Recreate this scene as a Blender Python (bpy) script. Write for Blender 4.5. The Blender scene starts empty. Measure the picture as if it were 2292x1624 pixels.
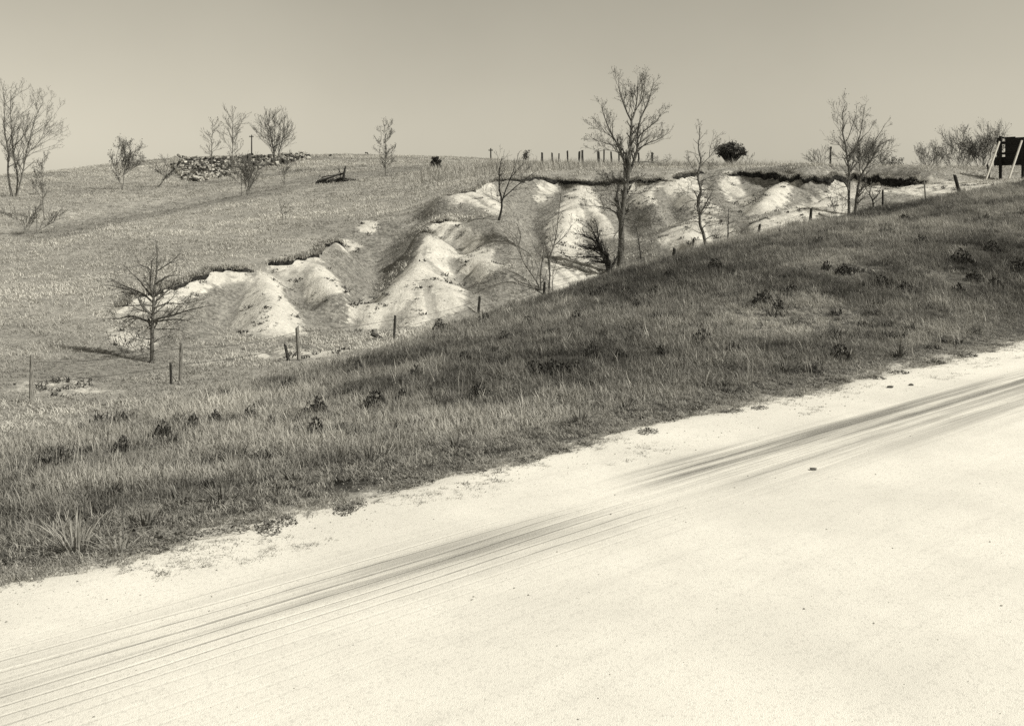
import bpy, math, random
import numpy as np

rng = np.random.default_rng(7)
random.seed(7)
R = math.radians
sc = bpy.context.scene
col = sc.collection

# ------------------------------------------------------------------ camera
CAMZ, F, HZ = 4.0, 1000.0, 200.0          # eye height above the road, focal length in px, eye level in px (1024x725)
cd = bpy.data.cameras.new('camera')
cam = bpy.data.objects.new('camera', cd); col.objects.link(cam)
cam.location = (0, 0, CAMZ); cam.rotation_euler = (R(90), 0, 0)
cd.sensor_fit = 'HORIZONTAL'; cd.sensor_width = 36.0; cd.lens = 36.0*F/1024.0
cd.shift_y = -(362.5-HZ)/1024.0           # falling front of the view camera: verticals stay parallel
cd.clip_start = 0.1; cd.clip_end = 3000
sc.camera = cam

# ------------------------------------------------------------------ sky, sun, exposure
SUN_EL, SUN_AZ = R(44), math.atan2(0.90, -0.28)   # from the right, a little behind the camera
w = bpy.data.worlds.new('World'); sc.world = w; w.use_nodes = True
nt = w.node_tree; nt.nodes.clear()
sky = nt.nodes.new('ShaderNodeTexSky'); sky.sky_type = 'NISHITA'; sky.sun_disc = False
sky.sun_elevation = SUN_EL; sky.sun_rotation = SUN_AZ; sky.dust_density = 0.25; sky.air_density = 1.8
bw = nt.nodes.new('ShaderNodeRGBToBW')
tn = nt.nodes.new('ShaderNodeMix'); tn.data_type = 'RGBA'; tn.blend_type = 'MULTIPLY'; tn.inputs[0].default_value = 1
tn.inputs[7].default_value = (1.07, 1.0, 0.815, 1)
bg = nt.nodes.new('ShaderNodeBackground'); bg.inputs[1].default_value = 0.053
wo = nt.nodes.new('ShaderNodeOutputWorld')
hz = nt.nodes.new('ShaderNodeTexNoise'); hz.inputs['Scale'].default_value = 3.2; hz.inputs['Detail'].default_value = 5      # faint high haze, all over the sky
hm = nt.nodes.new('ShaderNodeMapRange'); hm.inputs[1].default_value = .3; hm.inputs[2].default_value = .7; hm.inputs[3].default_value = .94; hm.inputs[4].default_value = 1.06
mm = nt.nodes.new('ShaderNodeMath'); mm.operation = 'MULTIPLY'
L = nt.links.new
L(sky.outputs[0], bw.inputs[0]); L(hz.outputs['Fac'], hm.inputs[0]); L(bw.outputs[0], mm.inputs[0]); L(hm.outputs[0], mm.inputs[1]); L(mm.outputs[0], tn.inputs[6]); L(tn.outputs[2], bg.inputs[0]); L(bg.outputs[0], wo.inputs[0])

sl = bpy.data.lights.new('sun', 'SUN'); sl.energy = 3.1; sl.angle = R(0.6); sl.color = (1.0, 0.955, 0.835)
so = bpy.data.objects.new('sun', sl); col.objects.link(so)
from mathutils import Vector
sdir = Vector((math.sin(SUN_AZ)*math.cos(SUN_EL), math.cos(SUN_AZ)*math.cos(SUN_EL), math.sin(SUN_EL)))
so.rotation_euler = sdir.to_track_quat('Z', 'Y').to_euler(); so.location = (60, -30, 80)

vs = sc.view_settings
vs.view_transform = 'Standard'; vs.look = 'None'; vs.gamma = 1; vs.use_curve_mapping = False; vs.exposure = 0.66
sc.cycles.use_denoising = False          # keeps the grain of the film
sc.cycles.max_bounces = 4; sc.cycles.diffuse_bounces = 2; sc.cycles.transmission_bounces = 2; sc.cycles.glossy_bounces = 1

# ------------------------------------------------------------------ helpers
S = 2291.0/1024.0                          # survey coordinates -> px of the 1024 frame
def ray(x, y):
    return np.array([(x/S-512.0)/F, 1.0, (HZ-y/S)/F])
def P(x, y, d):
    r = ray(x, y)*d; r[2] += CAMZ; return r
def Hh(x, d, z):
    return np.array([(x/S-512.0)/F*d, d, z])

UD = np.array([0.7444, 0.6676]); ND = np.array([-0.6676, 0.7444])     # along the road / across it
def uv(x, y): return x*UD[0]+y*UD[1], x*ND[0]+y*ND[1]
def xy(u, v): return u*UD[0]+v*ND[0], u*UD[1]+v*ND[1]
V_EDGE = 11.58

class Noise:
    def __init__(s, seed, n=256):
        s.n = n; s.t = np.random.default_rng(seed).random((n, n))
    def __call__(s, x, y):
        x = np.asarray(x, float); y = np.asarray(y, float)
        xi = np.floor(x).astype(int); yi = np.floor(y).astype(int)
        fx = x-xi; fy = y-yi; fx = fx*fx*(3-2*fx); fy = fy*fy*(3-2*fy)
        n = s.n; a = s.t[xi % n, yi % n]; b = s.t[(xi+1) % n, yi % n]; c = s.t[xi % n, (yi+1) % n]; d = s.t[(xi+1) % n, (yi+1) % n]
        return (a*(1-fx)+b*fx)*(1-fy)+(c*(1-fx)+d*fx)*fy*1.0
    def fbm(s, x, y, o=4):
        t = 0; a = 0.5
        for i in range(o):
            t = t+a*(s(x, y)-0.5); x = np.asarray(x)*2.03+17.1; y = np.asarray(y)*2.03+5.7; a *= 0.5
        return t
N1, N2, N3 = Noise(1), Noise(2), Noise(3)

def smooth(a, b, x):
    t = np.clip((x-a)/(b-a), 0, 1); return t*t*(3-2*t)

def mesh_obj(name, verts, faces, mat=None, parent=None, smooth_=False, mats=None, midx=None):
    me = bpy.data.meshes.new(name)
    verts = np.asarray(verts, np.float32)
    if isinstance(faces, np.ndarray) and faces.ndim == 2:
        k = faces.shape[1]; nf = len(faces)
        me.vertices.add(len(verts)); me.vertices.foreach_set('co', verts.ravel())
        me.loops.add(nf*k); me.loops.foreach_set('vertex_index', faces.astype(np.int32).ravel())
        me.polygons.add(nf); me.polygons.foreach_set('loop_start', np.arange(0, nf*k, k, dtype=np.int32))
        me.update(calc_edges=True); me.validate()
    else:
        me.from_pydata([tuple(map(float, v)) for v in verts], [], [tuple(int(i) for i in f) for f in faces])
    for m in (mats or ([mat] if mat else [])): me.materials.append(m)
    if midx is not None: me.polygons.foreach_set('material_index', np.asarray(midx, np.int32))
    if smooth_: me.polygons.foreach_set('use_smooth', np.ones(len(me.polygons), bool))
    o = bpy.data.objects.new(name, me); col.objects.link(o)
    if parent is not None: o.parent = parent
    return o

def tag(o, label=None, cat=None, group=None, kind=None):
    if label: o['label'] = label
    if cat: o['category'] = cat
    if group: o['group'] = group
    if kind: o['kind'] = kind
    return o
def empty(name, loc, label, cat, group=None):
    o = bpy.data.objects.new(name, None); col.objects.link(o); o.location = tuple(map(float, loc)); o.empty_display_size = .2
    return tag(o, label, cat, group)

def rel(verts, loc): return np.asarray(verts, float)-np.asarray(loc, float)

# ------------------------------------------------------------------ materials (a monochrome, warm-toned world)
def G(v, warm=1.0): return (v*(1+.02*warm), v, v*(1-.06*warm), 1)

class MT:
    """tiny node-graph writer"""
    def __init__(s, name, rough=0.9):
        s.m = bpy.data.materials.new(name); s.m.use_nodes = True; s.t = s.m.node_tree
        s.b = s.t.nodes['Principled BSDF']; s.b.inputs['Roughness'].default_value = rough
        s.b.inputs['Specular IOR Level'].default_value = 0.15
        s._c = None
    def n(s, kind, **kw):
        q = s.t.nodes.new(kind)
        for k, v in kw.items(): setattr(q, k, v)
        return q
    def l(s, a, b): s.t.links.new(a, b)
    def coord(s, kind='Object'):
        if s._c is None: s._c = s.n('ShaderNodeTexCoord')
        return s._c.outputs[kind]
    def mapped(s, scale, kind='Object'):
        m = s.n('ShaderNodeMapping'); m.inputs['Scale'].default_value = scale; s.l(s.coord(kind), m.inputs[0]); return m.outputs[0]
    def noise(s, scale, detail=4, rough=0.6, vec=None, dist=0.0):
        q = s.n('ShaderNodeTexNoise'); q.inputs['Scale'].default_value = scale; q.inputs['Detail'].default_value = detail
        q.inputs['Roughness'].default_value = rough; q.inputs['Distortion'].default_value = dist
        s.l(vec if vec is not None else s.coord(), q.inputs['Vector']); return q.outputs['Fac']
    def voro(s, scale, vec=None, feature='F1'):
        q = s.n('ShaderNodeTexVoronoi'); q.feature = feature; q.inputs['Scale'].default_value = scale
        s.l(vec if vec is not None else s.coord(), q.inputs['Vector']); return q.outputs['Distance']
    def ramp(s, f, a, b, c0=0.0, c1=1.0):
        q = s.n('ShaderNodeMapRange'); q.interpolation_type = 'SMOOTHSTEP'
        for i, v in zip((1, 2, 3, 4), (a, b, c0, c1)): q.inputs[i].default_value = v
        s.l(f, q.inputs[0]); return q.outputs[0]
    def math(s, op, a, b=None, clamp=False):
        q = s.n('ShaderNodeMath', operation=op); q.use_clamp = clamp
        for i, v in enumerate((a, b)):
            if v is None: continue
            if isinstance(v, (int, float)): q.inputs[i].default_value = v
            else: s.l(v, q.inputs[i])
        return q.outputs[0]
    def mix(s, f, a, b, mode='MIX'):
        q = s.n('ShaderNodeMix', data_type='RGBA', blend_type=mode)
        if isinstance(f, (int, float)): q.inputs[0].default_value = f
        else: s.l(f, q.inputs[0])
        for i, v in ((6, a), (7, b)):
            if isinstance(v, tuple): q.inputs[i].default_value = v
            else: s.l(v, q.inputs[i])
        return q.outputs[2]
    def attr(s, name, out='Fac', typ='GEOMETRY'):
        q = s.n('ShaderNodeAttribute', attribute_name=name, attribute_type=typ); return q.outputs[out]
    def bump(s, h, dist, strength=1.0):
        q = s.n('ShaderNodeBump'); q.inputs['Distance'].default_value = dist; q.inputs['Strength'].default_value = strength
        s.l(h, q.inputs['Height']); s.l(q.outputs[0], s.b.inputs['Normal'])
    def color(s, c):
        if isinstance(c, tuple): s.b.inputs['Base Color'].default_value = c
        else: s.l(c, s.b.inputs['Base Color'])
        return s.m

# terrain: bare chalky soil / dry pasture / green bank turf / gully weeds, chosen by painted cover maps
t = MT('ground_soil_and_turf')
big = t.noise(0.11, 4); mid = t.noise(0.9, 5); fine = t.noise(5.0, 5, .65); grit = t.noise(22, 3, .7)
rill = t.noise(1.0, 5, .65, t.mapped((1.5, .42, .42)), .6)
soil = t.mix(t.ramp(mid, .3, .7), G(.54), G(.72)); soil = t.mix(t.ramp(fine, .35, .75), t.mix(.35, soil, G(.30)), soil)
ril = t.attr('rill'); soil = t.mix(t.ramp(rill, .54, .72, 0, .35), soil, G(.26)); soil = t.mix(t.ramp(ril, .50, .72, 0, .55), soil, G(.24))
speck = t.math('MULTIPLY', t.ramp(t.voro(3.4), .25, .10), t.ramp(t.noise(.7, 3), .44, .56))
soil = t.mix(t.math('MULTIPLY', speck, .8), soil, G(.08))
dry = t.mix(t.ramp(mid, .3, .7), G(.30), G(.46)); dry = t.mix(t.ramp(fine, .38, .66), t.mix(.45, dry, G(.13)), dry)
dry = t.mix(t.ramp(big, .42, .62, 0, .4), dry, G(.20))
green = t.mix(t.ramp(mid, .3, .7), G(.06), G(.12)); green = t.mix(t.ramp(fine, .4, .7), t.mix(.5, green, G(.03)), green)
weed = t.mix(t.ramp(fine, .32, .68), G(.13), G(.32)); weed = t.mix(t.ramp(mid, .50, .7, 0, .6), weed, G(.09)); weed = t.mix(t.ramp(rill, .54, .68, 0, .45), weed, G(.38))
grav = t.mix(t.ramp(fine, .3, .7), G(.34), G(.60)); grav = t.mix(t.ramp(grit, .52, .66, 0, .5), grav, G(.16))
cv = t.n('ShaderNodeAttribute', attribute_name='cover'); sp = t.n('ShaderNodeSeparateColor'); t.l(cv.outputs['Color'], sp.inputs[0])
brk = t.math('MULTIPLY', t.math('SUBTRACT', t.math('ADD', fine, mid), 1.0), 1.5)
brs = t.math('ADD', t.math('MULTIPLY', t.math('SUBTRACT', t.math('ADD', fine, mid), 1.0), 1.3), t.math('MULTIPLY', t.math('SUBTRACT', .5, ril), .7))
def msk(ch, b_=None, lo=.32, hi=.62): return t.ramp(t.math('ADD', ch, b_ or brk), lo, hi)
c = t.mix(msk(sp.outputs[1]), dry, green)
c = t.mix(msk(t.attr('weedy')), c, weed)
c = t.mix(msk(sp.outputs[0], brs, .36, .90), c, soil)
c = t.mix(msk(sp.outputs[2]), c, grav)
t.bump(t.math('ADD', t.math('ADD', t.math('MULTIPLY', fine, .6), t.math('MULTIPLY', grit, .25)), t.math('MULTIPLY', rill, .4)), .14, .9)
M_ground = t.color(c)

t = MT('dark_topsoil')
f = t.noise(3.5, 5); t.bump(t.noise(7, 5), .12)
M_sod = t.color(t.mix(t.ramp(f, .35, .7), G(.010), G(.045)))

t = MT('gravel_road_surface')
tr = t.attr('track'); ln = t.attr('lines')
vs_ = t.mapped((.10, 3.6, 1)); streak = t.noise(1.0, 5, .65, vs_)
vl_ = t.mapped((.06, 4.3, 1)); hair = t.noise(1.0, 2, .5, vl_, .15)
sv = t.n('ShaderNodeSeparateXYZ'); t.l(t.coord(), sv.inputs[0])
ph = t.math('ADD', t.math('MULTIPLY', sv.outputs[1], 33.0), t.math('MULTIPLY', t.noise(1.0, 3, .5, t.mapped((.09, .9, 1))), 16.0))
hairm = t.ramp(t.math('SINE', ph), .72, .99)
grit = t.noise(46, 4, .8); patch = t.noise(.35, 4); peb = t.voro(95)
base = t.mix(t.ramp(patch, .3, .7), G(.66), G(.78)); base = t.mix(t.ramp(grit, .52, .74, 0, .40), base, G(.36))
base = t.mix(t.ramp(streak, .5, .75, 0, .22), base, G(.44))
dirt = t.mix(t.ramp(grit, .35, .65), G(.12), G(.34))
c = t.mix(t.math('MULTIPLY', tr, t.ramp(streak, .36, .60, .12, 1.0), True), base, dirt)
brk = t.ramp(t.noise(1.0, 4, .65, t.mapped((.55, 5, 1))), .48, .62)
c = t.mix(t.math('MULTIPLY', t.math('MULTIPLY', ln, hairm), t.math('MULTIPLY', brk, .45)), c, G(.12))
vc = t.n('ShaderNodeTexVoronoi'); vc.inputs['Scale'].default_value = 42; t.l(t.coord(), vc.inputs['Vector']); vbw = t.n('ShaderNodeRGBToBW'); t.l(vc.outputs['Color'], vbw.inputs[0])
c = t.mix(t.ramp(vbw.outputs[0], .66, .84, 0, .22), c, G(.30)); c = t.mix(t.ramp(t.noise(1.6, 5, .7), .50, .75, 0, .16), c, G(.42))
t.bump(t.math('SUBTRACT', t.math('ADD', grit, t.math('MULTIPLY', peb, .6)), t.math('MULTIPLY', t.math('MULTIPLY', ln, hairm), 2.0)), .008, .6)
M_road = t.color(c)

def grass_mat(name, lo, hi, tip):
    t = MT(name, .75)
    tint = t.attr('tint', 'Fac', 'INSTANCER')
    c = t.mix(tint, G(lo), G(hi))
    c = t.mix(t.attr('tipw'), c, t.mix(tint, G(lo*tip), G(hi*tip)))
    if name.startswith('dry'): return t.color(c)
    tr = t.n('ShaderNodeBsdfTranslucent'); t.l(c, tr.inputs[0])
    mx = t.n('ShaderNodeMixShader'); mx.inputs[0].default_value = .25
    out = t.t.nodes['Material Output']; t.l(t.b.outputs[0], mx.inputs[1]); t.l(tr.outputs[0], mx.inputs[2]); t.l(mx.outputs[0], out.inputs[0])
    return t.color(c)
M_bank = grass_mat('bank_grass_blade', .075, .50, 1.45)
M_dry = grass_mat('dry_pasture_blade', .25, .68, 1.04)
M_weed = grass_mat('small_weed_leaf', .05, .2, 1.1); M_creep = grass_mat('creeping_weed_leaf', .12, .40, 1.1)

def plain(name, lo, hi, scale=6.0, bump=.0, rough=.85, stretch=None):
    t = MT(name, rough)
    vec = t.mapped(stretch) if stretch else None
    f = t.noise(scale, 5, .65, vec)
    if bump: t.bump(f, bump)
    return t.color(t.mix(t.ramp(f, .32, .68), G(lo), G(hi)))
M_bark = plain('grey_bark', .06, .22, 9, .03, .9, (6, 6, 1.2))
M_barkd = plain('dark_bark', .018, .06, 9, .03, .9, (6, 6, 1.2))
M_barkp = plain('pale_bark', .10, .26, 9, .02, .9, (6, 6, 1.2))
M_twig = plain('twig_bark', .07, .17, 3)
M_twigd = plain('dark_twig_bark', .018, .05, 3)
M_twigp = plain('pale_twig_bark', .10, .22, 3)
M_leaf = plain('young_leaf', .06, .16, 3)
M_leafd = plain('dark_leaf', .025, .10, 3)
M_clump = plain('weed_clump_leaf', .022, .095, 4)
M_straw = plain('dead_stalk', .16, .36, 4)
M_post = plain('weathered_post_wood', .10, .32, 5, .02, .9, (9, 9, 1))
M_postd = plain('dark_post_wood', .02, .07, 5, .02, .9, (9, 9, 1))
M_wire = plain('rusty_wire', .05, .09, 4)
M_pale = plain('pale_debris', .25, .55, 3, .02)
M_mid = plain('grey_debris', .14, .30, 3, .02)
M_darkd = plain('dark_debris', .025, .09, 3, .02)
M_board = plain('dark_sign_board', .010, .038, 4, .01, .8, (1, 1, 8))
M_brace = plain('white_painted_lumber', .60, .75, 5, .01, .7, (6, 6, 1))
M_stone = plain('stone', .08, .2, 6, .02)

# ------------------------------------------------------------------ terrain survey: break lines of the hillside
PTS = []
def line(pts, step=1.0):
    """3D polyline resampled in plan"""
    out = []
    for a, b in zip(pts[:-1], pts[1:]):
        n = max(1, int(np.hypot(*(b-a)[:2])/step))
        for i in range(n): out.append(a+(b-a)*i/n)
    out.append(pts[-1]); return np.array(out)
def add(pts, step=1.0): PTS.extend(line([np.asarray(p, float) for p in pts], step))

# level ground at the road, and the toe of the bank
for v in (11.2, 8.0, 2.0, -6, -20):
    for u in np.arange(-60, 150, 3.0 if v > 7 else 9.0): PTS.append(np.array([*xy(u, v), 0.0]))
# fence crest
CREST = [(-300, 960, 21), (60, 905, 24.5), (230, 880, 27), (400, 852, 30), (668, 805, 35), (880, 757, 39), (1070, 705, 43), (1240, 658, 46.5), (1390, 608, 50),
         (1580, 555, 54), (1697, 522, 57), (1812, 497, 60), (1905, 480, 62), (1975, 462, 64), (2140, 432, 67), (2291, 405, 70), (2600, 372, 76), (2900, 345, 84)]
add([P(*c) for c in CREST], 1.5)
# body of the bank, half way from toe to crest
for x, y, d in CREST[1:]:
    c3 = P(x, y, d); dx = (x/S-512)/F
    te = V_EDGE/(dx*ND[0]+ND[1])           # toe depth on this bearing
    for k, bulge in ((.35, .02), (.7, .06)):
        dd = te+(d-te)*k; PTS.append(np.array([dx*dd, dd, c3[2]*k+bulge*max(c3[2], 0)]))
# ground just behind the crest and gully floor
add([P(60, 872, 27), P(250, 815, 32), P(450, 790, 36), P(600, 768, 40), P(760, 750, 43), P(900, 735, 45)], 1.5)
add([Hh(980, 46.5, -2.0), Hh(1070, 48, -2.0), Hh(1160, 50, -2.0), Hh(1240, 52, -1.8), Hh(1390, 56, -1.3), Hh(1500, 58, -.5), Hh(1600, 59, .6)], 1.5)
# left rim and its alcoves
RIM1 = [(262, 690, 41.4), (275, 682, 42), (330, 655, 44.5), (390, 633, 46.5), (480, 606, 49), (540, 600, 50.3), (585, 600, 51)]
RIM1B = [(590, 585, 53), (650, 580, 54), (700, 568, 56), (722, 545, 59), (765, 533, 61)]
RIM2 = [(985, 440, 72), (1010, 432, 73), (1050, 425, 75), (1085, 407, 78), (1110, 402, 79.5), (1150, 402, 80), (1200, 401, 82), (1250, 402, 84), (1300, 410, 83), (1350, 405, 84), (1430, 403, 84), (1510, 400, 83)]
RIM2B = [(1506, 397, 85), (1530, 390, 86), (1575, 383, 88)]
RIM3 = [(1625, 383, 88), (1660, 385, 88), (1700, 388, 87), (1745, 391, 85.5), (1765, 397, 83), (1800, 402, 82), (1850, 400, 83), (1900, 396, 85), (1960, 398, 84), (2020, 400, 82), (2050, 402, 80), (2072, 404, 79)]
RIM4 = [(958, 503, 65.5), (985, 496, 66), (1012, 490, 66.5)]
RIM5 = [(938, 522, 61.5), (958, 526, 61.2), (980, 532, 61.4)]
RIM6 = [(890, 497, 70), (925, 492, 71.5), (952, 492, 72)]
def scarp(rim, h):
    pts = line([P(*r) for r in rim], .6)
    tan = np.gradient(pts[:, :2], axis=0); tan /= np.linalg.norm(tan, axis=1)[:, None]+1e-9
    nor = np.stack([tan[:, 1], -tan[:, 0]], 1)
    hh = np.interp(np.linspace(0, 1, len(pts)), np.linspace(0, 1, len(h)), h)
    foot = pts.copy(); foot[:, :2] += nor*.35; foot[:, 2] -= hh
    for p in pts[::2]: PTS.append(p)
    for p in foot[::2]: PTS.append(p)
    return pts, nor, hh
SCARPS = [scarp(RIM1, [.1, .2, .28, .3, .3, .32, .2]), scarp(RIM1B, [.35, .3, .3, .3, .25]),
          scarp(RIM2, [.2, .25, .3, .2, .3, .4, .5, .6, .5, .5, .45, .4]), scarp(RIM2B, [.5, .6, .3]),
          scarp(RIM3, [.3, .5, .7, .8, .9, 1.2, .9, .6, .6, .8, .7, .9, .6]), scarp(RIM4, [.35, .5, .5]), scarp(RIM5, [.3, .5, .2]), scarp(RIM6, [.2, .25, .25])]
# chalk spurs and hollows
add([P(590, 614, 50.2), P(597, 680, 45.6), P(603, 742, 42.6)]); add([P(590, 614, 50.2), P(545, 690, 46.2), P(522, 735, 44.0)]); add([P(595, 618, 50), P(640, 680, 47), P(668, 738, 44.2)])
add([P(535, 642, 48.8), P(490, 652, 47.7), P(445, 662, 46.2)]); add([P(505, 710, 45.4), P(430, 712, 43.8)]); add([P(655, 650, 51.5), P(690, 695, 49.3)])
add([P(640, 600, 53.2), P(655, 640, 51)]); add([P(705, 580, 55.2), P(725, 640, 50.5), P(745, 660, 49.3)])
add([P(330, 680, 42.5), P(300, 740, 37.5)]); add([P(390, 660, 44.5), P(400, 720, 40)])
add([P(765, 548, 60.3), P(790, 600, 58), P(810, 650, 54)]); add([P(835, 690, 50.3), P(830, 620, 59.5), P(850, 570, 65.5), P(875, 530, 69)])
add([P(760, 500, 71), P(830, 495, 70.5), P(880, 497, 70.3)]); 
add([P(962, 538, 60.6), P(932, 598, 55.4), P(880, 635, 52), P(812, 698, 48.6)]); add([P(932, 598, 55.4), P(940, 650, 51), P(930, 705, 47.8)])
add([P(940, 600, 55.4), P(985, 630, 52.6), P(1020, 668, 50)]); add([P(800, 718, 48.4), P(900, 722, 47.8), P(1010, 695, 48.8)])
add([P(985, 540, 60.9), P(1030, 568, 58.5), P(1080, 602, 55.8)]); add([P(1000, 575, 60.3), P(1050, 620, 57), P(1070, 650, 54.3)])
add([P(1015, 500, 65.6), P(1060, 540, 62), P(1110, 588, 57.5), P(1135, 615, 55)]); add([P(1000, 525, 64.3), P(1060, 572, 61.5)])
add([P(920, 545, 64), P(885, 590, 61)])
add([P(1095, 420, 77), P(1105, 450, 73), P(1120, 490, 67), P(1150, 545, 61)]); add([P(1030, 460, 71), P(1060, 485, 68)]); add([P(1050, 487, 67.6), P(1120, 490, 66.6), P(1170, 490, 67.5)])
add([P(1195, 455, 77.3), P(1190, 510, 70.3), P(1180, 570, 62)])
add([P(1302, 420, 81.5), P(1285, 455, 75.3), P(1255, 520, 66.3), P(1235, 590, 58.8)]); add([P(1308, 420, 81.5), P(1335, 465, 74.5), P(1370, 530, 66), P(1395, 560, 61.5)])
add([P(1310, 500, 72), P(1310, 560, 64.5)]); add([P(1375, 455, 79.5), P(1405, 500, 73.5), P(1430, 545, 66)])
add([P(1440, 415, 82), P(1455, 450, 75.8), P(1470, 480, 70.8)]); add([P(1505, 412, 82), P(1550, 440, 76), P(1600, 470, 71.3)])
add([P(1530, 400, 85), P(1580, 430, 80.8), P(1625, 455, 77)]); add([P(1500, 460, 77.3), P(1500, 495, 71), P(1450, 530, 65)])
add([P(1570, 482, 66.5), P(1520, 510, 63.5), P(1468, 542, 60)]); add([P(1575, 482, 66.5), P(1620, 515, 61.5)]); add([P(1555, 515, 62), P(1545, 545, 57.5)])
add([P(1610, 400, 86.5), P(1640, 440, 81.5), P(1665, 465, 75.8), P(1670, 490, 68)])
add([P(1760, 406, 82), P(1725, 435, 76.3), P(1695, 458, 72)]); add([P(1700, 410, 85), P(1675, 440, 81)]); add([P(1830, 418, 81.3), P(1780, 445, 78), P(1740, 468, 72.5)])
add([P(1688, 502, 59.5), P(1760, 477, 62), P(1830, 454, 65.5), P(1890, 431, 70), P(1950, 420, 74)]); add([Hh(1720, 63.5, 2.6), Hh(1790, 66.5, 3.2), Hh(1860, 70.5, 3.8), Hh(1920, 75, 4.3)])
add([P(1980, 425, 72), P(2040, 415, 74), P(2100, 412, 74)]); add([P(2130, 405, 77), P(2200, 402, 78), P(2290, 398, 80)])
# pasture and the swale behind it
for p in [(100, 640, 52), (100, 560, 62), (300, 540, 66), (300, 610, 53), (480, 560, 59), (600, 500, 75), (600, 540, 64), (450, 500, 80), (600, 450, 93), (850, 440, 88), (750, 470, 80), (950, 465, 78), (1000, 400, 98), (1250, 385, 98), (1450, 384, 97), (1700, 381, 96), (1900, 388, 94), (-200, 600, 60)]: PTS.append(P(*p))
SW = [(-200, 535, 68), (50, 517, 72), (150, 505, 76), (250, 490, 84), (400, 462, 94), (480, 446, 100), (570, 430, 106), (640, 420, 108), (740, 410, 110), (860, 392, 114), (980, 378, 118), (1080, 372, 124)]
add([P(*p) for p in SW], 3)
for i, (x, y, d) in enumerate(SW):
    p = P(x, y, d); k = (1.0, 1.3, 1.3, 1.2, 1.2, 1.4, 1.6, 1.4, 1.2, .8, .4, .1)[i]
    PTS.append(Hh(x, d+6, p[2]-k)); PTS.append(Hh(x, d+10, p[2]-k*.9))
for p in [(-200, 480, 95), (100, 455, 105), (200, 440, 112), (280, 425, 125), (350, 417, 130), (420, 407, 140), (600, 388, 150), (480, 395, 148), (400, 372, 165), (500, 362, 175), (690, 360, 178), (800, 368, 160), (900, 362, 172), (750, 388, 138), (700, 372, 160)]: PTS.append(P(*p))
SKL = [(-400, 425, 165), (-150, 405, 172), (60, 388, 180), (250, 366, 190), (400, 354, 200), (600, 349, 210), (800, 348, 215), (1000, 353, 205), (1120, 357, 185)]
add([P(*p) for p in SKL], 8)
add([P(*p) for p in [(1160, 361, 140), (1240, 362, 125), (1400, 369, 118), (1600, 373, 112), (1800, 380, 106), (2000, 386, 102), (2200, 389, 102), (2290, 391, 104), (2700, 388, 115)]], 4)
for x, y, d in SKL+[(1240, 362, 125), (1400, 369, 118), (1600, 373, 112), (1800, 380, 106), (2000, 386, 102), (2290, 391, 104), (2700, 388, 115)]:
    p = P(x, y, d); PTS.append(Hh(x, d+35, p[2]-1.0)); PTS.append(Hh(x, d+120, p[2]-6))
for a in np.linspace(-1.2, 1.2, 9): PTS.append(np.array([700*math.sin(a), 700*math.cos(a), -8]))
for q in ((-300, -100), (300, -100), (-300, 30), (300, 60)): PTS.append(np.array([*q, 0 if q[0] < 0 else 4]))
PTS = np.array(PTS)
_, ui = np.unique(np.round(PTS[:, :2]/.12).astype(int), axis=0, return_index=True); PTS = PTS[np.sort(ui)]

n = len(PTS)
D = np.sqrt(((PTS[:, None, :2]-PTS[None, :, :2])**2).sum(2)+.04)
A = np.zeros((n+3, n+3)); A[:n, :n] = D+np.eye(n)*(-.02); A[:n, n] = 1; A[:n, n+1:] = PTS[:, :2]; A[n:, :n] = A[:n, n:].T
co = np.linalg.solve(A, np.r_[PTS[:, 2], 0, 0, 0])
def grow_axis(lo, hi, step, f, lo_end, hi_end):
    a = list(np.arange(lo, hi+1e-6, step)); s = step; x = lo; pre = []
    while x > lo_end: s *= f; x -= s; pre.append(x)
    s = step; x = hi; post = []
    while x < hi_end: s *= f; x += s; post.append(x)
    return np.array(pre[::-1]+a+post)
GX = grow_axis(-38, 48, .27, 1.07, -520, 520); GY = grow_axis(10, 98, .27, 1.05, -120, 760)
XX, YY = np.meshgrid(GX, GY, indexing='ij')
qx, qy = XX.ravel(), YY.ravel(); ZZ = np.empty(len(qx))
pf = PTS.astype(np.float32); cf = co.astype(np.float32)
for i in range(0, len(qx), 8192):
    dx = qx[i:i+8192, None].astype(np.float32)-pf[None, :, 0]; dy = qy[i:i+8192, None].astype(np.float32)-pf[None, :, 1]
    dx *= dx; dy *= dy; dx += dy; dx += np.float32(.04); np.sqrt(dx, out=dx)
    ZZ[i:i+8192] = dx@cf[:n]
ZZ += co[n]+co[n+1]*qx+co[n+2]*qy
ZZ = ZZ.reshape(XX.shape)
UU, VV = uv(XX, YY)
wob = .35*N1.fbm(UU*.35, UU*0+3, 3)*2
bank = smooth(11.3, 13.5, VV+wob)
ZZ = np.where(VV < 11.3, 0, ZZ*bank)
ZZ += bank*(N1.fbm(XX*.35, YY*.35, 4)*.22+N2.fbm(XX*1.7, YY*1.7, 3)*.09)+bank*smooth(60, 140, YY)*N3.fbm(XX*.06, YY*.06, 3)*.9
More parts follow.
